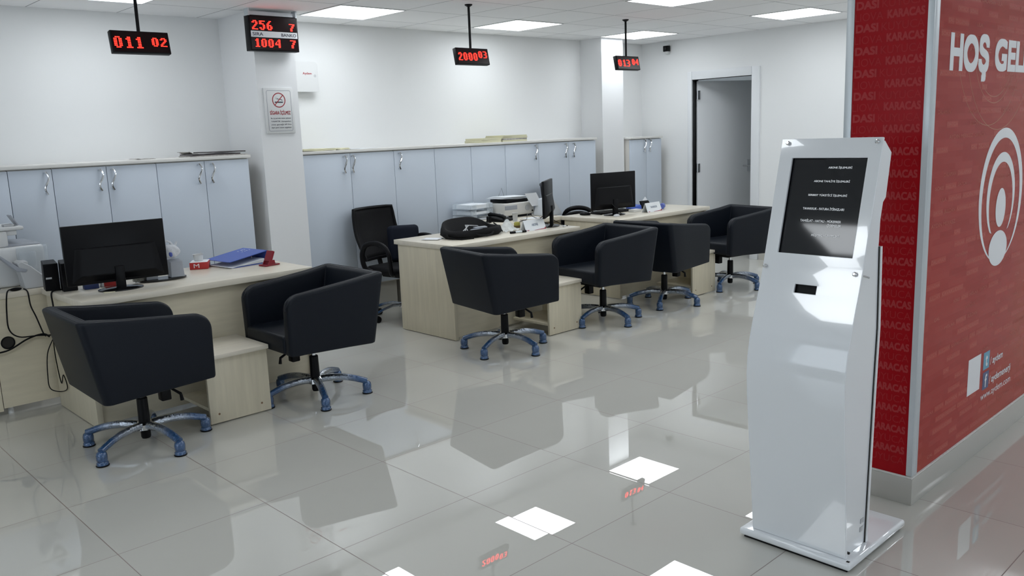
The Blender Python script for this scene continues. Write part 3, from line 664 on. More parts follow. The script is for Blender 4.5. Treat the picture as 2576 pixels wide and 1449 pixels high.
o = m.build('cable_bundle', mat('grey_cable', (.28, .28, .24), .6)); o.location = (1.80, 5.09, ZD+.002); tag(o, 'tangle of grey cables under the right half of the large monitor', 'cables')
flat('card', 'small cream card lying at the foot of the large monitor', 'card', 1.565, 4.905, ZD, .055, .03, .003, -.1, mat('cream_card', (.72, .68, .5), .6))
# desk organiser with a memo cube
t = thing('desk_organiser', 'black curved desk organiser with grey trays, right of the large monitor', 'organiser', (1.93, 5.07, ZD), -.12)
m = Mb(); m.lathe([(.10, 0), (.108, .004), (.108, .012), (.0, .012)], (0, 0, 0), 28, 1.25, .62); m.build('base', M_GLOSSB, t)
B(-.10, -.035, -.035, .03, .012, .045, .004).build('clip_tray', M_GREYP, t)
m = Mb(); m.hexa([(.035, -.045, .012), (.115, -.045, .012), (.115, .03, .012), (.035, .03, .012)], [(.04, -.04, .105), (.11, -.04, .105), (.11, .03, .115), (.04, .03, .115)]); m.build('pen_holder', M_GREYP, t, bevel=.004)
# shopping bag
t = thing('plastic_bag', 'knotted white plastic bag sitting on the desk organiser', 'bag', (1.995, 5.085, ZD+.118))
m = Mb(); m.ell((0, 0, .042), (.052, .045, .044), 20, 12)
for v in m.bm.verts: f_ = 1+.10*math.sin(v.co.x*130+v.co.z*60)+.07*math.sin(v.co.y*170); v.co = Vector((v.co.x*f_, v.co.y*f_, max(0, v.co.z)))
m.build('bag_body', M_BAG, t, ang=80)
m = Mb(); m.tube([(-.03, 0, .07), (-.035, 0, .095), (-.015, .0, .108), (.005, 0, .098), (.012, 0, .08)], [.008, .007, .006, .007, .01]); m.tube([(.03, 0, .07), (.04, 0, .09), (.045, 0, .098)], [.008, .006, .004]); m.build('handles', M_BAG, t)
lab(Mb().ell((-.012, -.036, .032), (.012, .008, .018)).build('printed_mark', mat('bag_blue_print', (.08, .12, .45), .5), t), 'blue print on the bag')
# red box with the white letter and its cup
t = thing('snack_box', 'open red carton with a white letter M, under a white cup', 'box', (2.275, 5.335, ZD), -.55)
B(-.055, .055, -.062, .062, 0, .044, .001).build('carton', M_REDBOX, t)
B(-.053, .053, -.06, .06, .0441, .0455).build('lid', M_PAPER, t)
m = Mb(); m.text('M', (-.03, -.0625, .010), (1, 0, 0), (0, 0, 1), .034, .026); m.text('M', (-.0555, .03, .010), (0, -1, 0), (0, 0, 1), .028, .024)
for yy in (-.045, -.012): m.text('M', (-.0555, yy+.02, .010), (0, -1, 0), (0, 0, 1), .016, .02)
lab(m.build('lettering', M_PAPER, t, smooth=False), 'white letters')
def cup(x, y, z, r0, r1, hh, label, name='paper_cup'):
    t = thing(name, label, 'cup', (x, y, z))
    m = Mb(); m.lathe([(r0, 0), (r1, hh), (r1+.002, hh+.001), (r1-.002, hh), (r0-.002, .003), (0, .003)], (0, 0, 0), 28); m.build('cup_wall', M_WHITEP, t, ang=60); return t
t = cup(2.275, 5.35, ZD+.0457, .026, .032, .042, 'white plastic cup standing on the red carton', 'plastic_cup')
m = Mb(); m.tube([(.01, 0, .01), (.022, .0, .06)], .0015, 6); m.build('stirrer', M_WHITEP, t)
# lever arch binder
t = thing('ring_binder', 'open bright blue lever-arch binder full of papers on the nearest desk', 'binder', (2.52, 5.27, ZD), .12)
B(-.15, .13, -.13, .15, 0, .004).build('bottom_cover', M_BLUE, t)
m = Mb()
for k in range(7): m.box(-.165+.004*k, .10, -.125-.003*(k % 3), .12, .0045+.0042*k, .0045+.0042*k+.0034, rot=Matrix.Rotation(-.02*k, 3, 'Y'), at=(.1, 0, .01))
m.build('paper_stack', M_PAPER, t)
m = Mb(); m.hexa([(-.16, -.13, .038), (.125, -.13, .078), (.125, .15, .078), (-.16, .15, .038)], [(-.16, -.13, .041), (.125, -.13, .082), (.125, .15, .082), (-.16, .15, .041)]); m.build('top_cover', M_BLUE, t)
m = Mb(); m.box(.126, .133, -.13, .15, 0, .080, .003); m.build('spine', M_BLUE, t)
m = Mb(); m.tube([(.06, -.04, .03), (.06, -.04, .065), (.08, -.04, .07)], .002, 6); m.tube([(.06, .04, .03), (.06, .04, .065), (.08, .04, .07)], .002, 6); m.build('ring_mechanism', M_CHROME, t)
m = Mb()
for a, b in ((.02, .05), (.045, .05), (.055, .05), (.07, .05), (.02, -.0), (.04, 0), (.055, 0), (.075, .0)): m.box(a, a+.006, b, b+.01, .0755+.14*(a-.055)+.004, .0775+.14*(a-.055)+.004)
lab(m.build('cover_holes', M_PAPER, t), 'small pale cover holes')
# hole punch
t = thing('hole_punch', 'dark red two-hole punch standing open at the right end of the nearest desk', 'hole punch', (2.60, 5.03, ZD), .15)
B(-.055, .055, -.038, .038, 0, .010, .003).build('base', M_RED, t)
m = Mb()
for s_ in (-.028, .028): m.prism([(-.03, .01), (.025, .01), (.02, .035), (-.015, .035)], 'y', s_-.003, s_+.003)
m.build('frame', M_RED, t)
m = Mb(); m.hexa([(-.02, -.03, .03), (.0, -.03, .022), (.0, .03, .022), (-.02, .03, .03)], [(.012, -.032, .095), (.028, -.032, .088), (.028, .032, .088), (.012, .032, .095)]); m.build('lever', M_RED, t, bevel=.003)
# ------------------------------------------------------------------ printers on the left return
t = thing('office_printer', 'tall white printer wrapped in clear film at the left edge', 'printer', (1.20, 5.80, ZD), 0)
B(-.30, .255, -.19, .17, 0, .235, .02, 3).build('body', M_WHITEP, t)
m = Mb(); m.hexa([(.05, -.17, .2352), (.245, -.17, .2352), (.245, .15, .2352), (.05, .15, .2352)], [(.06, -.16, .256), (.235, -.16, .245), (.235, .14, .248), (.06, .14, .262)]); lab(m.build('output_tray', M_GREYP, t, bevel=.004), 'slate grey top tray')
m = Mb(); m.box(-.30, .075, -.17, .15, .235, .33, .012); m.box(-.30, .165, -.17, .14, .33, .352, .008); m.box(.07, .13, -.15, .13, .30, .33, .006); m.box(-.30, .055, -.12, .12, .352, .45, .012); m.build('scanner_head', M_WHITEP, t)
m = Mb(); m.box(-.004, .004, -.04, .04, 0, .07, .002, rot=Matrix.Rotation(-.5, 3, 'Y')); q = m.build('control_panel', M_GREYP, t); q.location = (.145, -.10, .355)
B(.07, .12, -.14, -.08, .3525, .365, .003).build('card_reader', M_LGREY, t)
m = Mb(); m.box(.10, .268, -.205, -.192, .005, .232, .004); m.box(.257, .268, -.192, .17, .005, .228, .003); m.box(.11, .20, -.213, -.205, .04, .20, .003); lab(m.build('film_wrap', M_CLEAR, t), 'crinkled transparent film')
t = thing('receipt_printer', 'light grey printer with a sloping paper chute, left of the black speakers', 'printer', (1.335, 5.515, ZD), -.05)
m = Mb(); m.prism([(-.045, 0), (.07, 0), (.088, .028), (.084, .042), (.0, .130), (-.045, .162), (-.070, .150), (-.05, .06)], 'y', -.06, .075); m.build('casing', M_LGREY, t, bevel=.005)
m = Mb(); m.prism([(-.03, .100), (-.075, .108), (-.155, .200), (-.152, .212), (-.062, .128), (-.022, .114)], 'y', -.068, .07); m.build('paper_chute', M_GREYP, t, bevel=.002)
B(-.052, -.012, -.05, .055, .125, .160, .005).build('roller', M_LGREY, t)
flat('paper_sheet', 'white sheets hanging over the edge of the left desk return', 'paper', 1.02, 5.49, ZD, .24, .13, .003, .1, M_PAPER, None, .004)
flat('pen', 'blue and black pens lying on the sheets at the left edge', 'pen', 1.12, 5.545, ZD+.004, .12, .01, .008, .15, M_BOXB)
t = thing('power_plug', 'black plug lying at the edge of the left desk return', 'plug', (1.235, 5.447, ZD)); m = Mb(); m.ell((0, 0, .010), (.032, .014, .010)); m.build('plug_body', M_BLACK, t)
def cord(parent, label, pts, r=.004, mt=None):
    Q = []
    P = [Vector(p) for p in pts]
    for i in range(len(P)-1):
        p0, p1, p2, p3 = [P[max(0, min(len(P)-1, i+q))] for q in (-1, 0, 1, 2)]
        for k in range(6):
            u = k/6; Q.append(.5*((2*p1)+(-p0+p2)*u+(2*p0-5*p1+4*p2-p3)*u*u+(-p0+3*p1-3*p2+p3)*u**3))
    Q.append(P[-1])
    if parent is None:
        m = Mb(); m.tube(Q, r, 6); return tag(m.build('extension_cord', mt or M_BLACK), label, 'cord')
    inv = (Matrix.Translation(parent.location) @ Matrix.Rotation(parent.rotation_euler.z, 4, 'Z')).inverted()
    m = Mb(); m.tube([inv @ q for q in Q], r, 6); return lab(m.build('cord', mt or M_BLACK, parent), label)
def last(name): return [o for o in COL.objects if o.name.split('.')[0] == name and o.parent is None]
cord(last('power_plug')[0], 'black cord hanging in a wide loop from the plug at the left desk return', [(1.21, 5.45, .722), (1.18, 5.41, .71), (1.165, 5.41, .6), (1.165, 5.41, .5), (1.21, 5.41, .45), (1.30, 5.41, .44), (1.39, 5.36, .435)])
cord(last('receipt_printer')[0], 'thin black cord hanging straight down beside the wide loop', [(1.275, 5.445, .716), (1.285, 5.41, .70), (1.29, 5.41, .62), (1.31, 5.41, .55), (1.335, 5.41, .45), (1.345, 5.40, .43)])
cord(None, 'thick black cord running left from the desk corner past the round hole', [(.95, 5.41, .35), (1.06, 5.41, .375), (1.15, 5.41, .385), (1.25, 5.41, .43), (1.33, 5.405, .445), (1.355, 5.37, .43)], .0055)
cord(last('computer_speaker')[0], 'black cord looping down the side of the nearest desk', [(1.365, 5.34, .42), (1.335, 5.38, .33), (1.32, 5.38, .2), (1.325, 5.38, .12), (1.36, 5.30, .11), (1.368, 5.20, .15), (1.366, 5.24, .22), (1.366, 5.30, .16), (1.362, 5.33, .3), (1.365, 5.34, .44)], .003)
cord(last('computer_speaker')[1], 'black cord hanging off the left end of the nearest desk by the speakers', [(1.41, 5.22, .716), (1.355, 5.20, .712), (1.352, 5.20, .64), (1.36, 5.21, .5), (1.366, 5.30, .42)], .005)
# ------------------------------------------------------------------ things on the middle desk
t = thing('laptop_bag', 'open black fabric bag stuffed with cables on the middle desk', 'bag', (4.325, 5.01, ZD), .03); t.scale = (1.25, 1.0, .86)
m = Mb(); n = 40; Rg = []
def rimz(a): return .075+.085*max(0, math.sin(a))**1.5
for lev, (sx, sy, k) in enumerate(((.185, .115, 0), (.215, .135, .35), (.205, .13, .75), (.195, .125, 1.0), (.180, .112, .98), (.175, .105, .3), (.15, .08, .12))):
    ring = []
    for i in range(n):
        a = 2*PI*i/n; e = .62; cx = math.copysign(abs(math.cos(a))**e, math.cos(a)); cy = math.copysign(abs(math.sin(a))**e, math.sin(a))
        wob = 1+.025*math.sin(5*a+lev)
        ring.append(m.bm.verts.new((sx*cx*wob, sy*cy*wob+.035*k*max(0, math.sin(a)), max(.0, rimz(a)*k)+.0)))
    Rg.append(ring)
for A, C in zip(Rg, Rg[1:]):
    for i in range(n): m.bm.faces.new((A[i], A[(i+1) % n], C[(i+1) % n], C[i]))
m.bm.faces.new(Rg[0][::-1]); m.bm.faces.new(Rg[-1])
bag = m.build('bag_body', M_BLACKM, t, ang=80)
m = Mb(); m.box(-.06, .02, -.04, .02, 0, .012, .003, rot=rz(.5)); m.box(-.02, .07, -.03, .02, .012, .026, .004, rot=rz(-.3)); q = m.build('adapter', M_GREYP, t); q.location = (.02, -.02, .055); lab(q, 'grey adapters inside the bag')
m = Mb()
for k in range(3): m.tube([(-.11+.02*k, -.04, .06), (-.03, .0+.02*k, .10), (.03, -.02, .09), (.07, .02, .07)], .0035, 6)
lab(m.build('cable', M_LGREY, t), 'pale cables inside the bag')
m = Mb()
m.tube([(-.07, -.125, .04), (-.05, -.150, .025), (.0, -.158, .015), (.05, -.150, .02), (.08, -.128, .04)], .008, 8, flat=.6); m.tube([(-.215, 0, .05), (-.22, -.03, .02), (-.18, -.12, .006), (-.10, -.148, .006)], .009, 8, flat=.5); m.tube([(.20, .02, .09), (.235, .0, .05), (.22, -.05, .012)], .009, 8, flat=.5)
m.build('strap', M_BLACKM, t)
flat('paper_sheet', 'white paper lying left of the open black bag', 'paper', 4.02, 5.13, ZD, .12, .14, .003, .5, M_PAPER, None, .008)
t = thing('clear_bag', 'crumpled transparent plastic bag between the black bag and the ABONE sign', 'bag', (4.69, 4.99, ZD))
m = Mb(); n = 12; G = []
for j in range(n+1):
    row = []
    for i in range(n+1):
        u, v = i/n, j/n; row.append(m.bm.verts.new((-.09+.18*u, -.07+.14*v, .002+.085*math.exp(-((u-.5)**2+(v-.6)**2)*12)+.012*abs(math.sin(9*u+5*v)))))
    G.append(row)
for j in range(n):
    for i in range(n): m.bm.faces.new((G[j][i], G[j][i+1], G[j+1][i+1], G[j+1][i]))
m.build('plastic_sheet', mat('clear_wrinkled', (.85, .9, .93), .15, alpha=.55, noise=((50, 50, 50), .1, 1)), t, smooth=False)
t = thing('sponge_cup', 'small brown and yellow sponge pot behind the ABONE sign', 'sponge', (4.895, 5.10, ZD)); m = Mb(); m.lathe([(.026, 0), (.028, .02)]); m.build('pot', mat('brown_plastic', (.10, .06, .01), .4), t)
m = Mb(); m.lathe([(.025, .02), (.026, .04), (.018, .048), (0, .049)]); m.build('sponge', mat('yellow_sponge', (.36, .33, .07), .8), t)
def name_sign(x, y, a, txt, label):
    t = thing('desk_sign', label, 'sign', (x, y, ZD), a, 'white tent signs on the desks'); w = .235; hh = .085
    m = Mb(); m.hexa([(-w/2, -.035, 0), (w/2, -.035, 0), (w/2, -.032, 0), (-w/2, -.032, 0)], [(-w/2, -.002, hh), (w/2, -.002, hh), (w/2, .0, hh), (-w/2, .0, hh)])
    m.hexa([(-w/2, .032, 0), (w/2, .032, 0), (w/2, .035, 0), (-w/2, .035, 0)], [(-w/2, .0, hh), (w/2, .0, hh), (w/2, .002, hh), (-w/2, .002, hh)]); m.build('card', M_PAPER, t, smooth=False)
    uz = Vector((0, .033, hh)).normalized(); nrm = Vector((0, -hh, .033)).normalized()
    def P(x_, s_): return Vector((x_, -.035, 0))+uz*s_+nrm*.0012
    m = Mb(); m.text(txt, P(-.036 if len(txt) < 6 else -.055, .038), (1, 0, 0), uz, .072 if len(txt) < 6 else .11, .020, .01); lab(m.build('lettering', mat('grey_ink', (.12, .17, .26), .6), t, smooth=False), 'grey-blue capital letters')
    m = Mb(); m.quad(P(-.02, .002), P(.112, .002), P(.112, .008), P(-.02, .004)); m.quad(P(.10, .003), P(.115, .003), P(.115, .020), P(.103, .014)); m.quad(P(-.105, .004), P(-.08, .004), P(-.08, .009), P(-.105, .009)); lab(m.build('coloured_stripe', M_TEXTR, t, smooth=False), 'dark red stripe')
name_sign(4.845, 4.86, .02, 'ABONE', 'white tent sign reading ABONE on the middle desk')
name_sign(6.47, 4.90, .05, 'TAHAKKUK', 'white tent sign reading TAHAKKUK on the far desk')
t = thing('marker_pen', 'black and silver marker lying in front of the ABONE sign', 'pen', (4.64, 4.82, ZD+.009), -.25); m = Mb(); m.cone((-.075, 0, 0), (-.03, 0, 0), .009, .009); m.cone((.03, 0, 0), (.07, 0, 0), .009, .008); m.build('cap', M_BLACK, t); m = Mb(); m.cone((-.03, 0, 0), (.03, 0, 0), .0085, .0085); m.build('barrel', M_ALU, t)
t = thing('computer_mouse', 'white mouse at the foot of the edge-on monitor', 'mouse', (5.13, 4.78, ZD)); Mb().ell((0, 0, .006), (.018, .014, .008)).build('mouse_body', M_WHITEP, t)
cord(last('computer_monitor')[1], 'black cord curling from the edge-on monitor over the desk edge', [(5.09, 4.97, .80), (5.12, 5.05, .76), (5.17, 4.98, .714), (5.19, 4.9, .714), (5.2, 5.1, .716), (5.205, 5.3, .73), (5.19, 5.38, .714)], .0035)
cord(last('computer_monitor')[1], 'second black cord behind the edge-on monitor', [(5.12, 4.94, .83), (5.17, 4.97, .77), (5.20, 4.86, .715), (5.19, 4.80, .714)], .003)
# ------------------------------------------------------------------ things on the second return
YR = 5.82
def letter_tray(z, label):
    t = thing('letter_tray', label, 'tray', (5.165, 5.965, ZD+z), .10, 'clear letter trays stacked beside the printer'); w, d_ = .30, .23
    m = Mb(); m.box(-w/2, w/2, -d_/2, d_/2, 0, .003); m.box(-w/2, -w/2+.003, -d_/2, d_/2, .003, .045); m.box(w/2-.003, w/2, -d_/2, d_/2, .003, .045); m.box(-w/2, w/2, d_/2-.003, d_/2, .003, .045)
    m.box(-w/2, -w/2+.08, -d_/2, -d_/2+.003, .003, .045); m.box(w/2-.08, w/2, -d_/2, -d_/2+.003, .003, .045)
    m.build('tray_body', M_CLEAR, t)
    m = Mb()
    for sx in (-.13, -.10, .10, .13): m.cone((sx, -d_/2-.001, .03), (sx, -d_/2, .03), .004, .004, 10)
    m.build('rivet', M_GREYP, t)
for z, l in ((0, 'clear plastic letter tray, lowest of the stack beside the printer'), (.052, 'clear plastic letter tray, middle of the stack beside the printer'), (.104, 'clear plastic letter tray, topmost of the stack, holding white paper')): letter_tray(z, l)
for k, z in enumerate((.004, .056, .108)):
    flat('paper_stack', ['white papers in the lowest letter tray', 'white papers in the middle letter tray', 'white papers in the topmost letter tray'][k], 'paper', 5.165, 5.965, ZD+z, .22, .21, .010+.012*k, .10, M_PAPER, 'papers in the letter trays')
t = thing('fax_printer', 'off-white desktop printer with dark display and papers on top', 'printer', (5.545, 5.88, ZD), -.04)
m = B(-.19, .19, -.15, .15, .02, .135, .012, 3); m.build('body', mat('printer_cream', (.60, .59, .56), .45), t)
B(-.17, .17, -.13, .13, 0, .02).build('foot_frame', M_BLACK, t)
m = Mb(); m.hexa([(-.18, -.152, .075), (-.03, -.152, .075), (-.03, -.150, .115), (-.18, -.150, .115)], [(-.18, -.153, .077), (-.03, -.153, .077), (-.03, -.153, .113), (-.18, -.153, .113)]); m.build('display', M_GREYP, t)
m = Mb(); m.cone((.10, -.153, .08), (.10, -.150, .08), .028, .028, 28); m.build('round_badge', M_LGREY, t)
lab(B(.155, .17, -.153, -.15, .04, .055).build('socket', M_BLACK, t), 'black socket')
m = Mb(); m.box(-.13, .14, -.12, .12, .136, .165, .006); m.build('document_feeder', M_BLACK, t)
m = Mb()
for k in range(4): m.box(-.19+.02*k, .13+.01*k, -.11, .10, .168+.006*k, .170+.006*k, rot=Matrix.Rotation(.05-.01*k, 3, 'Y'), at=(0, 0, .17))
lab(m.build('document', M_PAPER, t), 'white documents fanned on top')
m = Mb(); m.tube([(-.03, .12, .17), (.02, .12, .26), (.05, .12, .17)], .004, 6); m.build('paper_support', M_GREYP, t)
t = thing('desk_phone', 'black desk telephone in front of the white printer', 'telephone', (5.19, 5.63, ZD), .25)
m = Mb(); m.prism([(-.09, 0), (.09, 0), (.09, .05), (-.09, .022)], 'x', -.085, .085); m.build('base', M_BLACK, t, bevel=.006)
m = Mb(); m.tube([(-.05, -.085, .036), (-.05, -.07, .047), (-.05, 0, .060), (-.05, .065, .066), (-.05, .08, .056)], [.02, .017, .014, .018, .02], 10); m.build('handset', M_BLACK, t)
m = Mb()
for i in range(4):
    for j in range(3): m.box(-.01+.025*j, .005+.025*j, -.06+.028*i, -.045+.028*i, .030+.0085*i+.004, .036+.0085*i+.004)
m.build('keypad', M_GREYP, t)
t = thing('cable_clip', 'black cable clip stand left of the telephone', 'clip', (5.045, 5.60, ZD)); m = Mb(); m.tube([(0, 0, .0), (0, 0, .055)], .012, 8); m.tube([(-.08, -.02, .008), (-.04, .0, .012), (0, 0, .01)], .008, 6); m.build('clip_body', M_BLACK, t)
t = cup(5.235, 5.475, ZD, .020, .025, .075, 'white paper cup with dark dots beside the telephone', 'paper_cup')
m = Mb()
for i in range(12):
    for j in range(6):
        a = 2*PI*i/12; zz = .01+.0115*j; r = .0203+.005*zz/.075+.0004; q = .0016
        c = Vector((r*math.cos(a), r*math.sin(a), zz)); tv = Vector((-math.sin(a), math.cos(a), 0))*q; uz = Vector((0, 0, q)); m.quad(c-tv-uz, c+tv-uz, c+tv+uz, c-tv+uz)
lab(m.build('dot_pattern', M_TEXTD, t, smooth=False), 'rows of dark dots')
flat('paper_sheet', 'white paper lying right of the dotted cup on the return', 'paper', 5.50, 5.53, ZD, .16, .12, .002, -.2, M_PAPER, None, .003)
cord(last('desk_phone')[0], 'thin cord curling over the papers right of the dotted cup', [(5.29, 5.47, .716), (5.36, 5.46, .716), (5.45, 5.53, .755), (5.5, 5.48, .716), (5.58, 5.5, .716)], .0025)
t = thing('scanner', 'white sheet-fed scanner with grey open lid behind the edge-on monitor', 'scanner', (5.86, 5.62, ZD-.0), -.1)
m = Mb(); m.prism([(-.10, -.0), (.16, -.0), (.15, .03), (.02, .17), (-.04, .16), (-.10, .03)], 'y', -.09, .10); m.build('casing', mat('scanner_grey', (.52, .55, .58), .4), t, bevel=.005)
m = Mb(); m.hexa([(-.16, .06, .10), (.0, .06, .10), (.0, .065, .10), (-.16, .065, .10)], [(-.21, .12, .225), (-.03, .12, .225), (-.03, .125, .225), (-.21, .125, .225)]); m.build('lid', M_LGREY, t)
t.location = (5.765, 5.60, ZD); t.rotation_euler = (0, 0, .0); t.scale = (.85, .85, .95)
# ------------------------------------------------------------------ things on the far desk
t = thing('keyboard', 'black keyboard lying behind the far desk monitor', 'keyboard', (6.24, 5.20, ZD), -.12)
B(-.21, .21, -.07, .07, 0, .016, .004).build('keyboard_case', M_BLACK, t)
m = Mb()
for i in range(15):
    for j in range(5): m.box(-.20+.0268*i, -.178+.0268*i, -.06+.024*j, -.04+.024*j, .016, .021)
m.build('keys', M_BLACKM, t)
t = thing('computer_mouse', 'black mouse left of the keyboard on the far desk', 'mouse', (5.93, 5.26, ZD), .4); m = Mb(); m.ell((0, 0, .012), (.032, .055, .020), 18, 12)
for v in m.bm.verts: v.co.z = max(0, v.co.z)
m.build('mouse_body', M_BLACK, t)
cord(t, 'thin black cord from the mouse on the far desk', [(5.95, 5.21, .722), (5.99, 5.12, .715), (6.06, 5.15, .714), (6.12, 5.12, .72)], .0025)
flat('paper_sheet', 'white papers under the right side of the far monitor', 'paper', 6.60, 5.29, ZD, .26, .18, .005, .05, M_PAPER, None, .003)
box_thing('card_box', 'small white carton left of the TAHAKKUK sign', 'box', 6.365, 5.02, .10, .07, .026, -.1, mat('offwhite_card', (.66, .65, .62), .6))
t = thing('tissue_pack', 'blue plastic pack behind the TAHAKKUK sign', 'pack', (6.55, 5.17, ZD), .1); m = Mb(); m.hexa([(-.10, -.05, 0), (.06, -.05, 0), (.06, .05, 0), (-.10, .05, 0)], [(-.09, -.04, .035), (.05, -.045, .045), (.05, .04, .05), (-.09, .04, .03)]); m.build('pack_body', mat('blue_plastic', (.03, .09, .45), .3), t, bevel=.008)
t = thing('black_case', 'open black case standing up behind the TAHAKKUK sign', 'wallet', (6.70, 5.15, ZD), -.15); m = Mb(); m.hexa([(-.06, -.03, 0), (.07, -.03, 0), (.07, .0, 0), (-.06, .0, 0)], [(-.07, .0, .075), (.045, .01, .075), (.045, .03, .075), (-.07, .02, .075)]); m.build('cover', M_BLACK, t, bevel=.003)
m = Mb(); m.hexa([(-.03, .02, .07), (.05, .02, .07), (.05, .022, .07), (-.03, .022, .07)], [(.0, .03, .088), (.022, .03, .112), (.024, .032, .112), (.0, .032, .088)]); lab(m.build('tissue', M_PAPER, t, smooth=False), 'white tissue sticking out')
t = thing('tape_roll', 'blue rolled band at the right of the TAHAKKUK sign', 'roll', (6.715, 4.965, ZD+.027), .5); m = Mb(); m.cone((-.045, 0, 0), (.045, 0, 0), .027, .027, 24); m.build('roll_body', mat('blue_roll', (.12, .16, .5), .4), t); m = Mb(); m.cone((.0452, 0, 0), (.0456, 0, 0), .014, .014, 20); lab(m.build('core', M_DARK, t), 'dark hollow core')
cord(last('computer_monitor')[2], 'black cord hanging in front of the far monitor', [(5.98, 4.98, .82), (6.0, 4.93, .77), (6.03, 4.92, .735), (6.07, 4.93, .72)], .003)
t = thing('plastic_wrapper', 'white crumpled wrapper with a black device at the foot of the far monitor', 'wrapper', (5.955, 4.905, ZD)); m = Mb(); m.ell((0, 0, .010), (.035, .022, .014), 12, 8)
for v in m.bm.verts: v.co.z = max(0, v.co.z); v.co.x += .004*math.sin(v.co.y*300)
m.build('wrapper_body', M_BAG, t, smooth=False)
# ------------------------------------------------------------------ ticket kiosk
t = thing('ticket_kiosk', 'tall white queue ticket kiosk with tilted touch screen on a square base', 'kiosk')
B(2.588, 3.045, 1.157, 1.576, .008, .036, .010, 3).build('base_plate', M_WHITEG, t)
lab(B(2.60, 3.03, 1.17, 1.56, 0, .008).build('base_pad', M_BLACK, t), 'black pad under the base')
PR = [(2.618, .037), (2.611, .12), (2.603, .20), (2.590, .32), (2.577, .45), (2.566, .56), (2.562, .64), (2.566, .70), (2.578, .76), (2.597, .82), (2.617, .875), (2.636, .9275), (2.6453, .955), (2.6565, .99), (2.6658, 1.02), (2.675, 1.054), (2.700, 1.145), (2.732, 1.262), (2.762, 1.372), (2.780, 1.437)]
def kx(z):
    for (a, b), (c, e) in zip(PR, PR[1:]):
        if b <= z <= e: return a+(c-a)*(z-b)/(e-b)
    return PR[-1][0]
YS = [1.180, 1.222, 1.325, 1.403, 1.486, 1.534]
zs = [p[1] for p in PR]
m = Mb(); G = []
for z in zs: G.append([m.bm.verts.new((kx(z), y, z)) for y in YS])
def hole(z, i):
    if 1.05 < z < 1.372 and 1 <= i <= 3: return True
    if .927 < z < .955 and i == 2: return True
    return False
for j in range(len(zs)-1):
    zc = (zs[j]+zs[j+1])/2
    for i in range(len(YS)-1):
        if not hole(zc, i): m.bm.faces.new((G[j][i], G[j+1][i], G[j+1][i+1], G[j][i+1]))
o = m.build('front_sheet', M_WHITEG, t, ang=40); q = o.modifiers.new('solid', 'SOLIDIFY'); q.thickness = .010; q.offset = 0
q = o.modifiers.new('bevel', 'BEVEL'); q.width = .002; q.segments = 2; q.limit_method = 'ANGLE'; q.angle_limit = math.radians(50); o.modifiers.new('wn', 'WEIGHTED_NORMAL').keep_sharp = True
lab(o, 'glossy curved front sheet')
# body behind the sheet
RE = [(2.772, .037), (2.785, .37), (2.795, .60), (2.806, .80), (2.797, 1.08), (2.803, 1.17), (2.818, 1.225), (2.838, 1.24), (2.868, 1.385), (2.815, 1.425)]
def rx(z):
    for (a, b), (c, e) in zip(RE, RE[1:]):
        if b <= z <= e: return a+(c-a)*(z-b)/(e-b)
    return RE[-1][0]
poly = [(kx(z)+.008, z) for z in zs[:-2]]+[(kx(1.372)+.010, 1.38), (kx(1.42)+.012, 1.425)]+RE[::-1]
# side walls and back as plates so the screen recess stays open
m = Mb()
for ya, yb in ((1.192, 1.200), (1.516, 1.524)): m.prism(poly, 'y', ya, yb)
for (a, b), (c, e) in zip(RE, RE[1:]): m.hexa([(a-.01, 1.2, b), (a, 1.2, b), (a, 1.516, b), (a-.01, 1.516, b)], [(c-.01, 1.2, e), (c, 1.2, e), (c, 1.516, e), (c-.01, 1.516, e)])
m.box(2.785, 2.82, 1.2, 1.516, 1.415, 1.425)
o = m.build('cabinet_body', M_WHITEG, t, smooth=False)
m = Mb()
Rd = RE[:5]
for (a, b), (c, e) in zip(Rd, Rd[1:]): m.hexa([(a+.004, 1.186, b), (a+.018, 1.186, b), (a+.018, 1.53, b), (a+.004, 1.53, b)], [(c+.004, 1.186, e), (c+.018, 1.186, e), (c+.018, 1.53, e), (c+.004, 1.53, e)])
m.build('rear_door', M_WHITEG, t, smooth=False)
m = Mb()
for (a, b), (c, e) in zip(Rd, Rd[1:]): m.hexa([(a, 1.189, b), (a+.004, 1.189, b), (a+.004, 1.527, b), (a, 1.527, b)], [(c, 1.189, e), (c+.004, 1.189, e), (c+.004, 1.527, e), (c, 1.527, e)])
lab(m.build('door_seam', M_DARK, t, smooth=False), 'dark seam of the rear door')
def kp(y, z, off): # point on the straight tilted part
    n = Vector((-.962, 0, .272)); return Vector((2.675+(z-1.054)*.2736, y, z))+n*off
m = Mb(); m.hexa([kp(1.215, 1.045, -.03), kp(1.492, 1.045, -.03), kp(1.492, 1.38, -.03), kp(1.215, 1.38, -.03)], [kp(1.215, 1.045, -.010), kp(1.492, 1.045, -.010), kp(1.492, 1.38, -.010), kp(1.215, 1.38, -.010)])
sc = m.build('touch_screen', M_SCREEN, t, smooth=False)
uz = Vector((.2736, 0, 1)).normalized()
for s_, ya, yb, z in (('ABONE İŞLEMLERİ', 1.356, 1.274, 1.338), ('ABONE TAHLİYE İŞLEMLERİ', 1.400, 1.275, 1.293), ('SERBEST TÜKETİCİ İŞLEMLERİ', 1.413, 1.277, 1.247), ('TAHAKKUK - FATURA İTİRAZLARI', 1.425, 1.280, 1.203), ('TAHSİLAT - HATALI - MÜKERRER', 1.428, 1.284, 1.163), ('ÖDEMELER', 1.330, 1.282, 1.149), ('MÜŞTERİ HİZMETLERİ', 1.380, 1.283, 1.115)):
    m = Mb(); m.text(s_, kp(ya, z, -.0088), (0, -1, 0), uz, ya-yb, .0105, .012); lab(m.build('menu_line', M_TXTW, sc, smooth=False), 'white menu line '+s_)
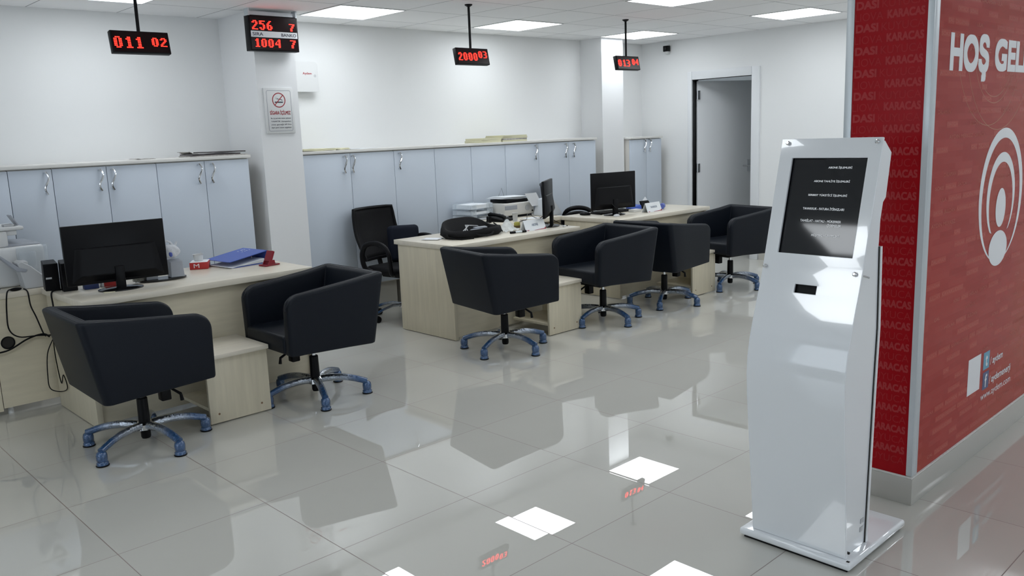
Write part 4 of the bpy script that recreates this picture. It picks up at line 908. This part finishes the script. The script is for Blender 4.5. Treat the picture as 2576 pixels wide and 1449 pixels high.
m = Mb(); m.hexa([(2.646, 1.32, .925), (2.676, 1.32, .925), (2.676, 1.41, .925), (2.646, 1.41, .925)], [(2.656, 1.32, .957), (2.686, 1.32, .957), (2.686, 1.41, .957), (2.656, 1.41, .957)]); lab(m.build('ticket_slot', M_BLACK, t), 'black ticket slot')
for y, z in ((1.507, 1.421), (1.196, 1.421), (1.522, 1.004), (1.203, 1.004)):
    c = Vector((kx(z), y, z)); nn = Vector((-.962, 0, .272)); m = Mb(); m.cone(c+nn*.004, c+nn*.012, .0065, .0075, 16); m.cone(c+nn*.012, c+nn*.016, .0075, .004, 16); m.build('screw', M_CHROME, t)
m = Mb(); m.box(2.738, 2.760, 1.190, 1.192, .118, .135); m.box(2.735, 2.757, 1.190, 1.192, .088, .105); lab(m.build('sticker', M_LGREY, t), 'small grey stickers')
m = Mb(); m.box(2.628, 2.636, 1.178, 1.19, .05, .056); m.box(2.600, 2.61, 1.165, 1.175, .0362, .037); lab(m.build('screw_mark', M_DARK, t), 'dark marks at the foot')
m = Mb(); m.cone((2.69, 1.192, .996), (2.70, 1.176, .990), .003, .003, 8); m.build('side_bolt', M_CHROME, t)
# ------------------------------------------------------------------ printed pillar
struct(B(3.262, 5.8, 1.232, 1.536, 0, CEIL).build('wall_pillar_front', M_WALL, smooth=False))
struct(B(3.246, 5.81, 1.216, 1.545, 0, .107, .002).build('baseboard_pillar_front', M_SKIRT))
struct(B(3.248, 5.80, 1.218, 1.54, .107, .1145, .002).build('trim_2', M_GROUT))
t = thing('printed_panel', 'red printed advertising cladding with white greeting and emblem on the front pillar', 'panel', (0, 0, 0))
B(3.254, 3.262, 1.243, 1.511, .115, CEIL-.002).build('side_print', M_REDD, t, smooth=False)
B(3.302, 5.8, 1.224, 1.232, .115, CEIL-.002).build('front_print', M_REDF, t, smooth=False)
m = Mb(); m.box(3.251, 3.262, 1.221, 1.2435, .118, CEIL-.002, .001); m.box(3.262, 3.303, 1.221, 1.232, .118, CEIL-.002, .001); lab(m.build('corner_profile', M_ALU, t), 'satin aluminium corner profile')
m = Mb(); m.box(3.251, 3.262, 1.511, 1.54, .118, CEIL-.002, .001); lab(m.build('edge_profile', M_ALU, t), 'satin aluminium edge profile')
mb_, mt_ = Mb(), Mb()
k = -7
while True:
    z = 1.870-.0828*k-.015
    if z < .13: break
    if z+.03 < CEIL-.01:
        mb_.text('KARACAS', (3.2532, 1.388, z), (0, -1, 0), (0, 0, 1), .134, .031, .05)
        mt_.text('LIOVA', (3.2532, 1.508, z), (0, -1, 0), (0, 0, 1), .105, .029, -.022)
        z2 = z-.0414
        if z2 > .12:
            mb_.text('DASI', (3.2532, 1.505, z2+.0), (0, -1, 0), (0, 0, 1), .085, .031, .05)
            mt_.text('KUYUCA', (3.2532, 1.408, z2), (0, -1, 0), (0, 0, 1), .154, .029, -.022)
    k += 1
lab(mb_.build('bold_lettering', M_REDL, t, smooth=False), 'tone-on-tone bold place names'); lab(mt_.build('thin_lettering', M_REDLT, t, smooth=False), 'tone-on-tone thin place names')
FY = 1.2233
m = Mb(); m.text('HOŞ', (3.424, FY, 1.625), (1, 0, 0), (0, 0, 1), .419, .183, .055); m.text('GELDİNİZ', (3.911, FY, 1.668), (1, 0, 0), (0, 0, 1), 1.0, .172, .055)
lab(m.build('greeting', M_WPRINT, t, smooth=False), 'large white greeting')
def crescent(m, co, ro, ci, ri, a0, a1, n=48, y=FY):
    O, I = [], []
    for i in range(n+1):
        a = a0+(a1-a0)*i/n
        O.append(m.bm.verts.new((co[0]+ro[0]*math.cos(a), y, co[1]+ro[1]*math.sin(a)))); I.append(m.bm.verts.new((ci[0]+ri[0]*math.cos(a), y, ci[1]+ri[1]*math.sin(a))))
    for i in range(n): m.bm.faces.new((O[i], O[i+1], I[i+1], I[i]))
def disc(m, c, r, n=40, y=FY):
    m.bm.faces.new([m.bm.verts.new((c[0]+r[0]*math.cos(2*PI*i/n), y, c[1]+r[1]*math.sin(2*PI*i/n))) for i in range(n)])
m = Mb()
crescent(m, (4.105, 1.146), (.279, .290), (4.105, 1.126), (.243, .268), -.5*PI, 1.5*PI, 72)
crescent(m, (4.100, 1.140), (.181, .193), (4.103, 1.118), (.150, .173), -.27*PI, 1.27*PI, 48)
disc(m, (4.103, 1.093), (.064, .085), y=FY-.0004); disc(m, (4.100, .915), (.118, .078), y=FY-.0004)
lab(m.build('emblem', M_WPRINT, t, smooth=False), 'white nested ring emblem')
m = Mb()
for i, (cx, cz, r) in enumerate(((3.93, 1.80, .235), (3.93, 1.80, .26), (3.88, 1.85, .40), (4.0, 1.85, .42))):
    crescent(m, (cx, cz), (r, r), (cx, cz), (r-.0022, r-.0022), PI*1.05, PI*1.95, 48, FY+.0003)
lab(m.build('swirl_lines', mat('print_warm_line', (.55, .22, .12), .2), t, smooth=False), 'thin warm swirl lines')
m = Mb(); m.quad((3.822, FY, .30), (3.975, FY, .30), (3.975, FY, .462), (3.822, FY, .462)); lab(m.build('white_card', M_WPRINT, t, smooth=False), 'plain white square')
m = Mb(); m.quad((4.010, FY, .375), (4.088, FY, .375), (4.088, FY, .455), (4.010, FY, .455)); lab(m.build('light_blue_icon', mat('icon_cyan', (.10, .36, .52), .3), t, smooth=False), 'light blue icon square')
m = Mb(); m.quad((4.014, FY, .282), (4.092, FY, .282), (4.092, FY, .362), (4.014, FY, .362)); lab(m.build('dark_blue_icon', mat('icon_navy', (.04, .08, .22), .3), t, smooth=False), 'dark blue icon square')
m = Mb(); m.text('t', (4.036, FY-.0005, .388), (1, 0, 0), (0, 0, 1), .028, .052, .04); m.text('f', (4.040, FY-.0005, .290), (1, 0, 0), (0, 0, 1), .028, .060, .03)
m.text('/ aydem', (4.100, FY, .372), (1, 0, 0), (0, 0, 1), .170, .045, .02); m.text('/ aydemenerji', (4.100, FY, .283), (1, 0, 0), (0, 0, 1), .295, .046, .02); m.text('www.aydem.com', (4.0, FY, .226), (1, 0, 0), (0, 0, 1), .405, .042, -.005)
lab(m.build('web_lettering', M_WPRINT, t, smooth=False), 'white web addresses')
m1, m2 = Mb(), Mb(); random.seed(11)
WD = ['DALAMAN', 'ULA', 'YATAĞAN', 'AYDIN MERKEZ', 'NAZİLLİ', 'ORTACA', 'SÖKE', 'MİLAS', 'DATÇA', 'BULDAN', 'KAVAKLIDERE', 'ÇAL']
z = .14; r = 0
while z < 2.42:
    x = 3.31+random.random()*.04
    while x < 5.2:
        wd = WD[(r*5+int(x*7)) % len(WD)]; w = .019*len(wd)*random.uniform(.9, 1.15)
        q = random.random()
        if q < .35: m2.quad((x-.004, FY+.0004, z-.004), (x+w+.004, FY+.0004, z-.004), (x+w+.004, FY+.0004, z+.0195), (x-.004, FY+.0004, z+.0195))
        if q < .55: m1.text(wd, (x, FY+.0002, z), (1, 0, 0), (0, 0, 1), w, .0155, .02)
        x += w+.02
    z += .0235*2; r += 1
lab(m1.build('faint_lettering', M_FAINT, t, smooth=False), 'rows of faint place names'); lab(m2.build('print_blocks', M_FAINT2, t, smooth=False), 'lighter blocks behind the place names')
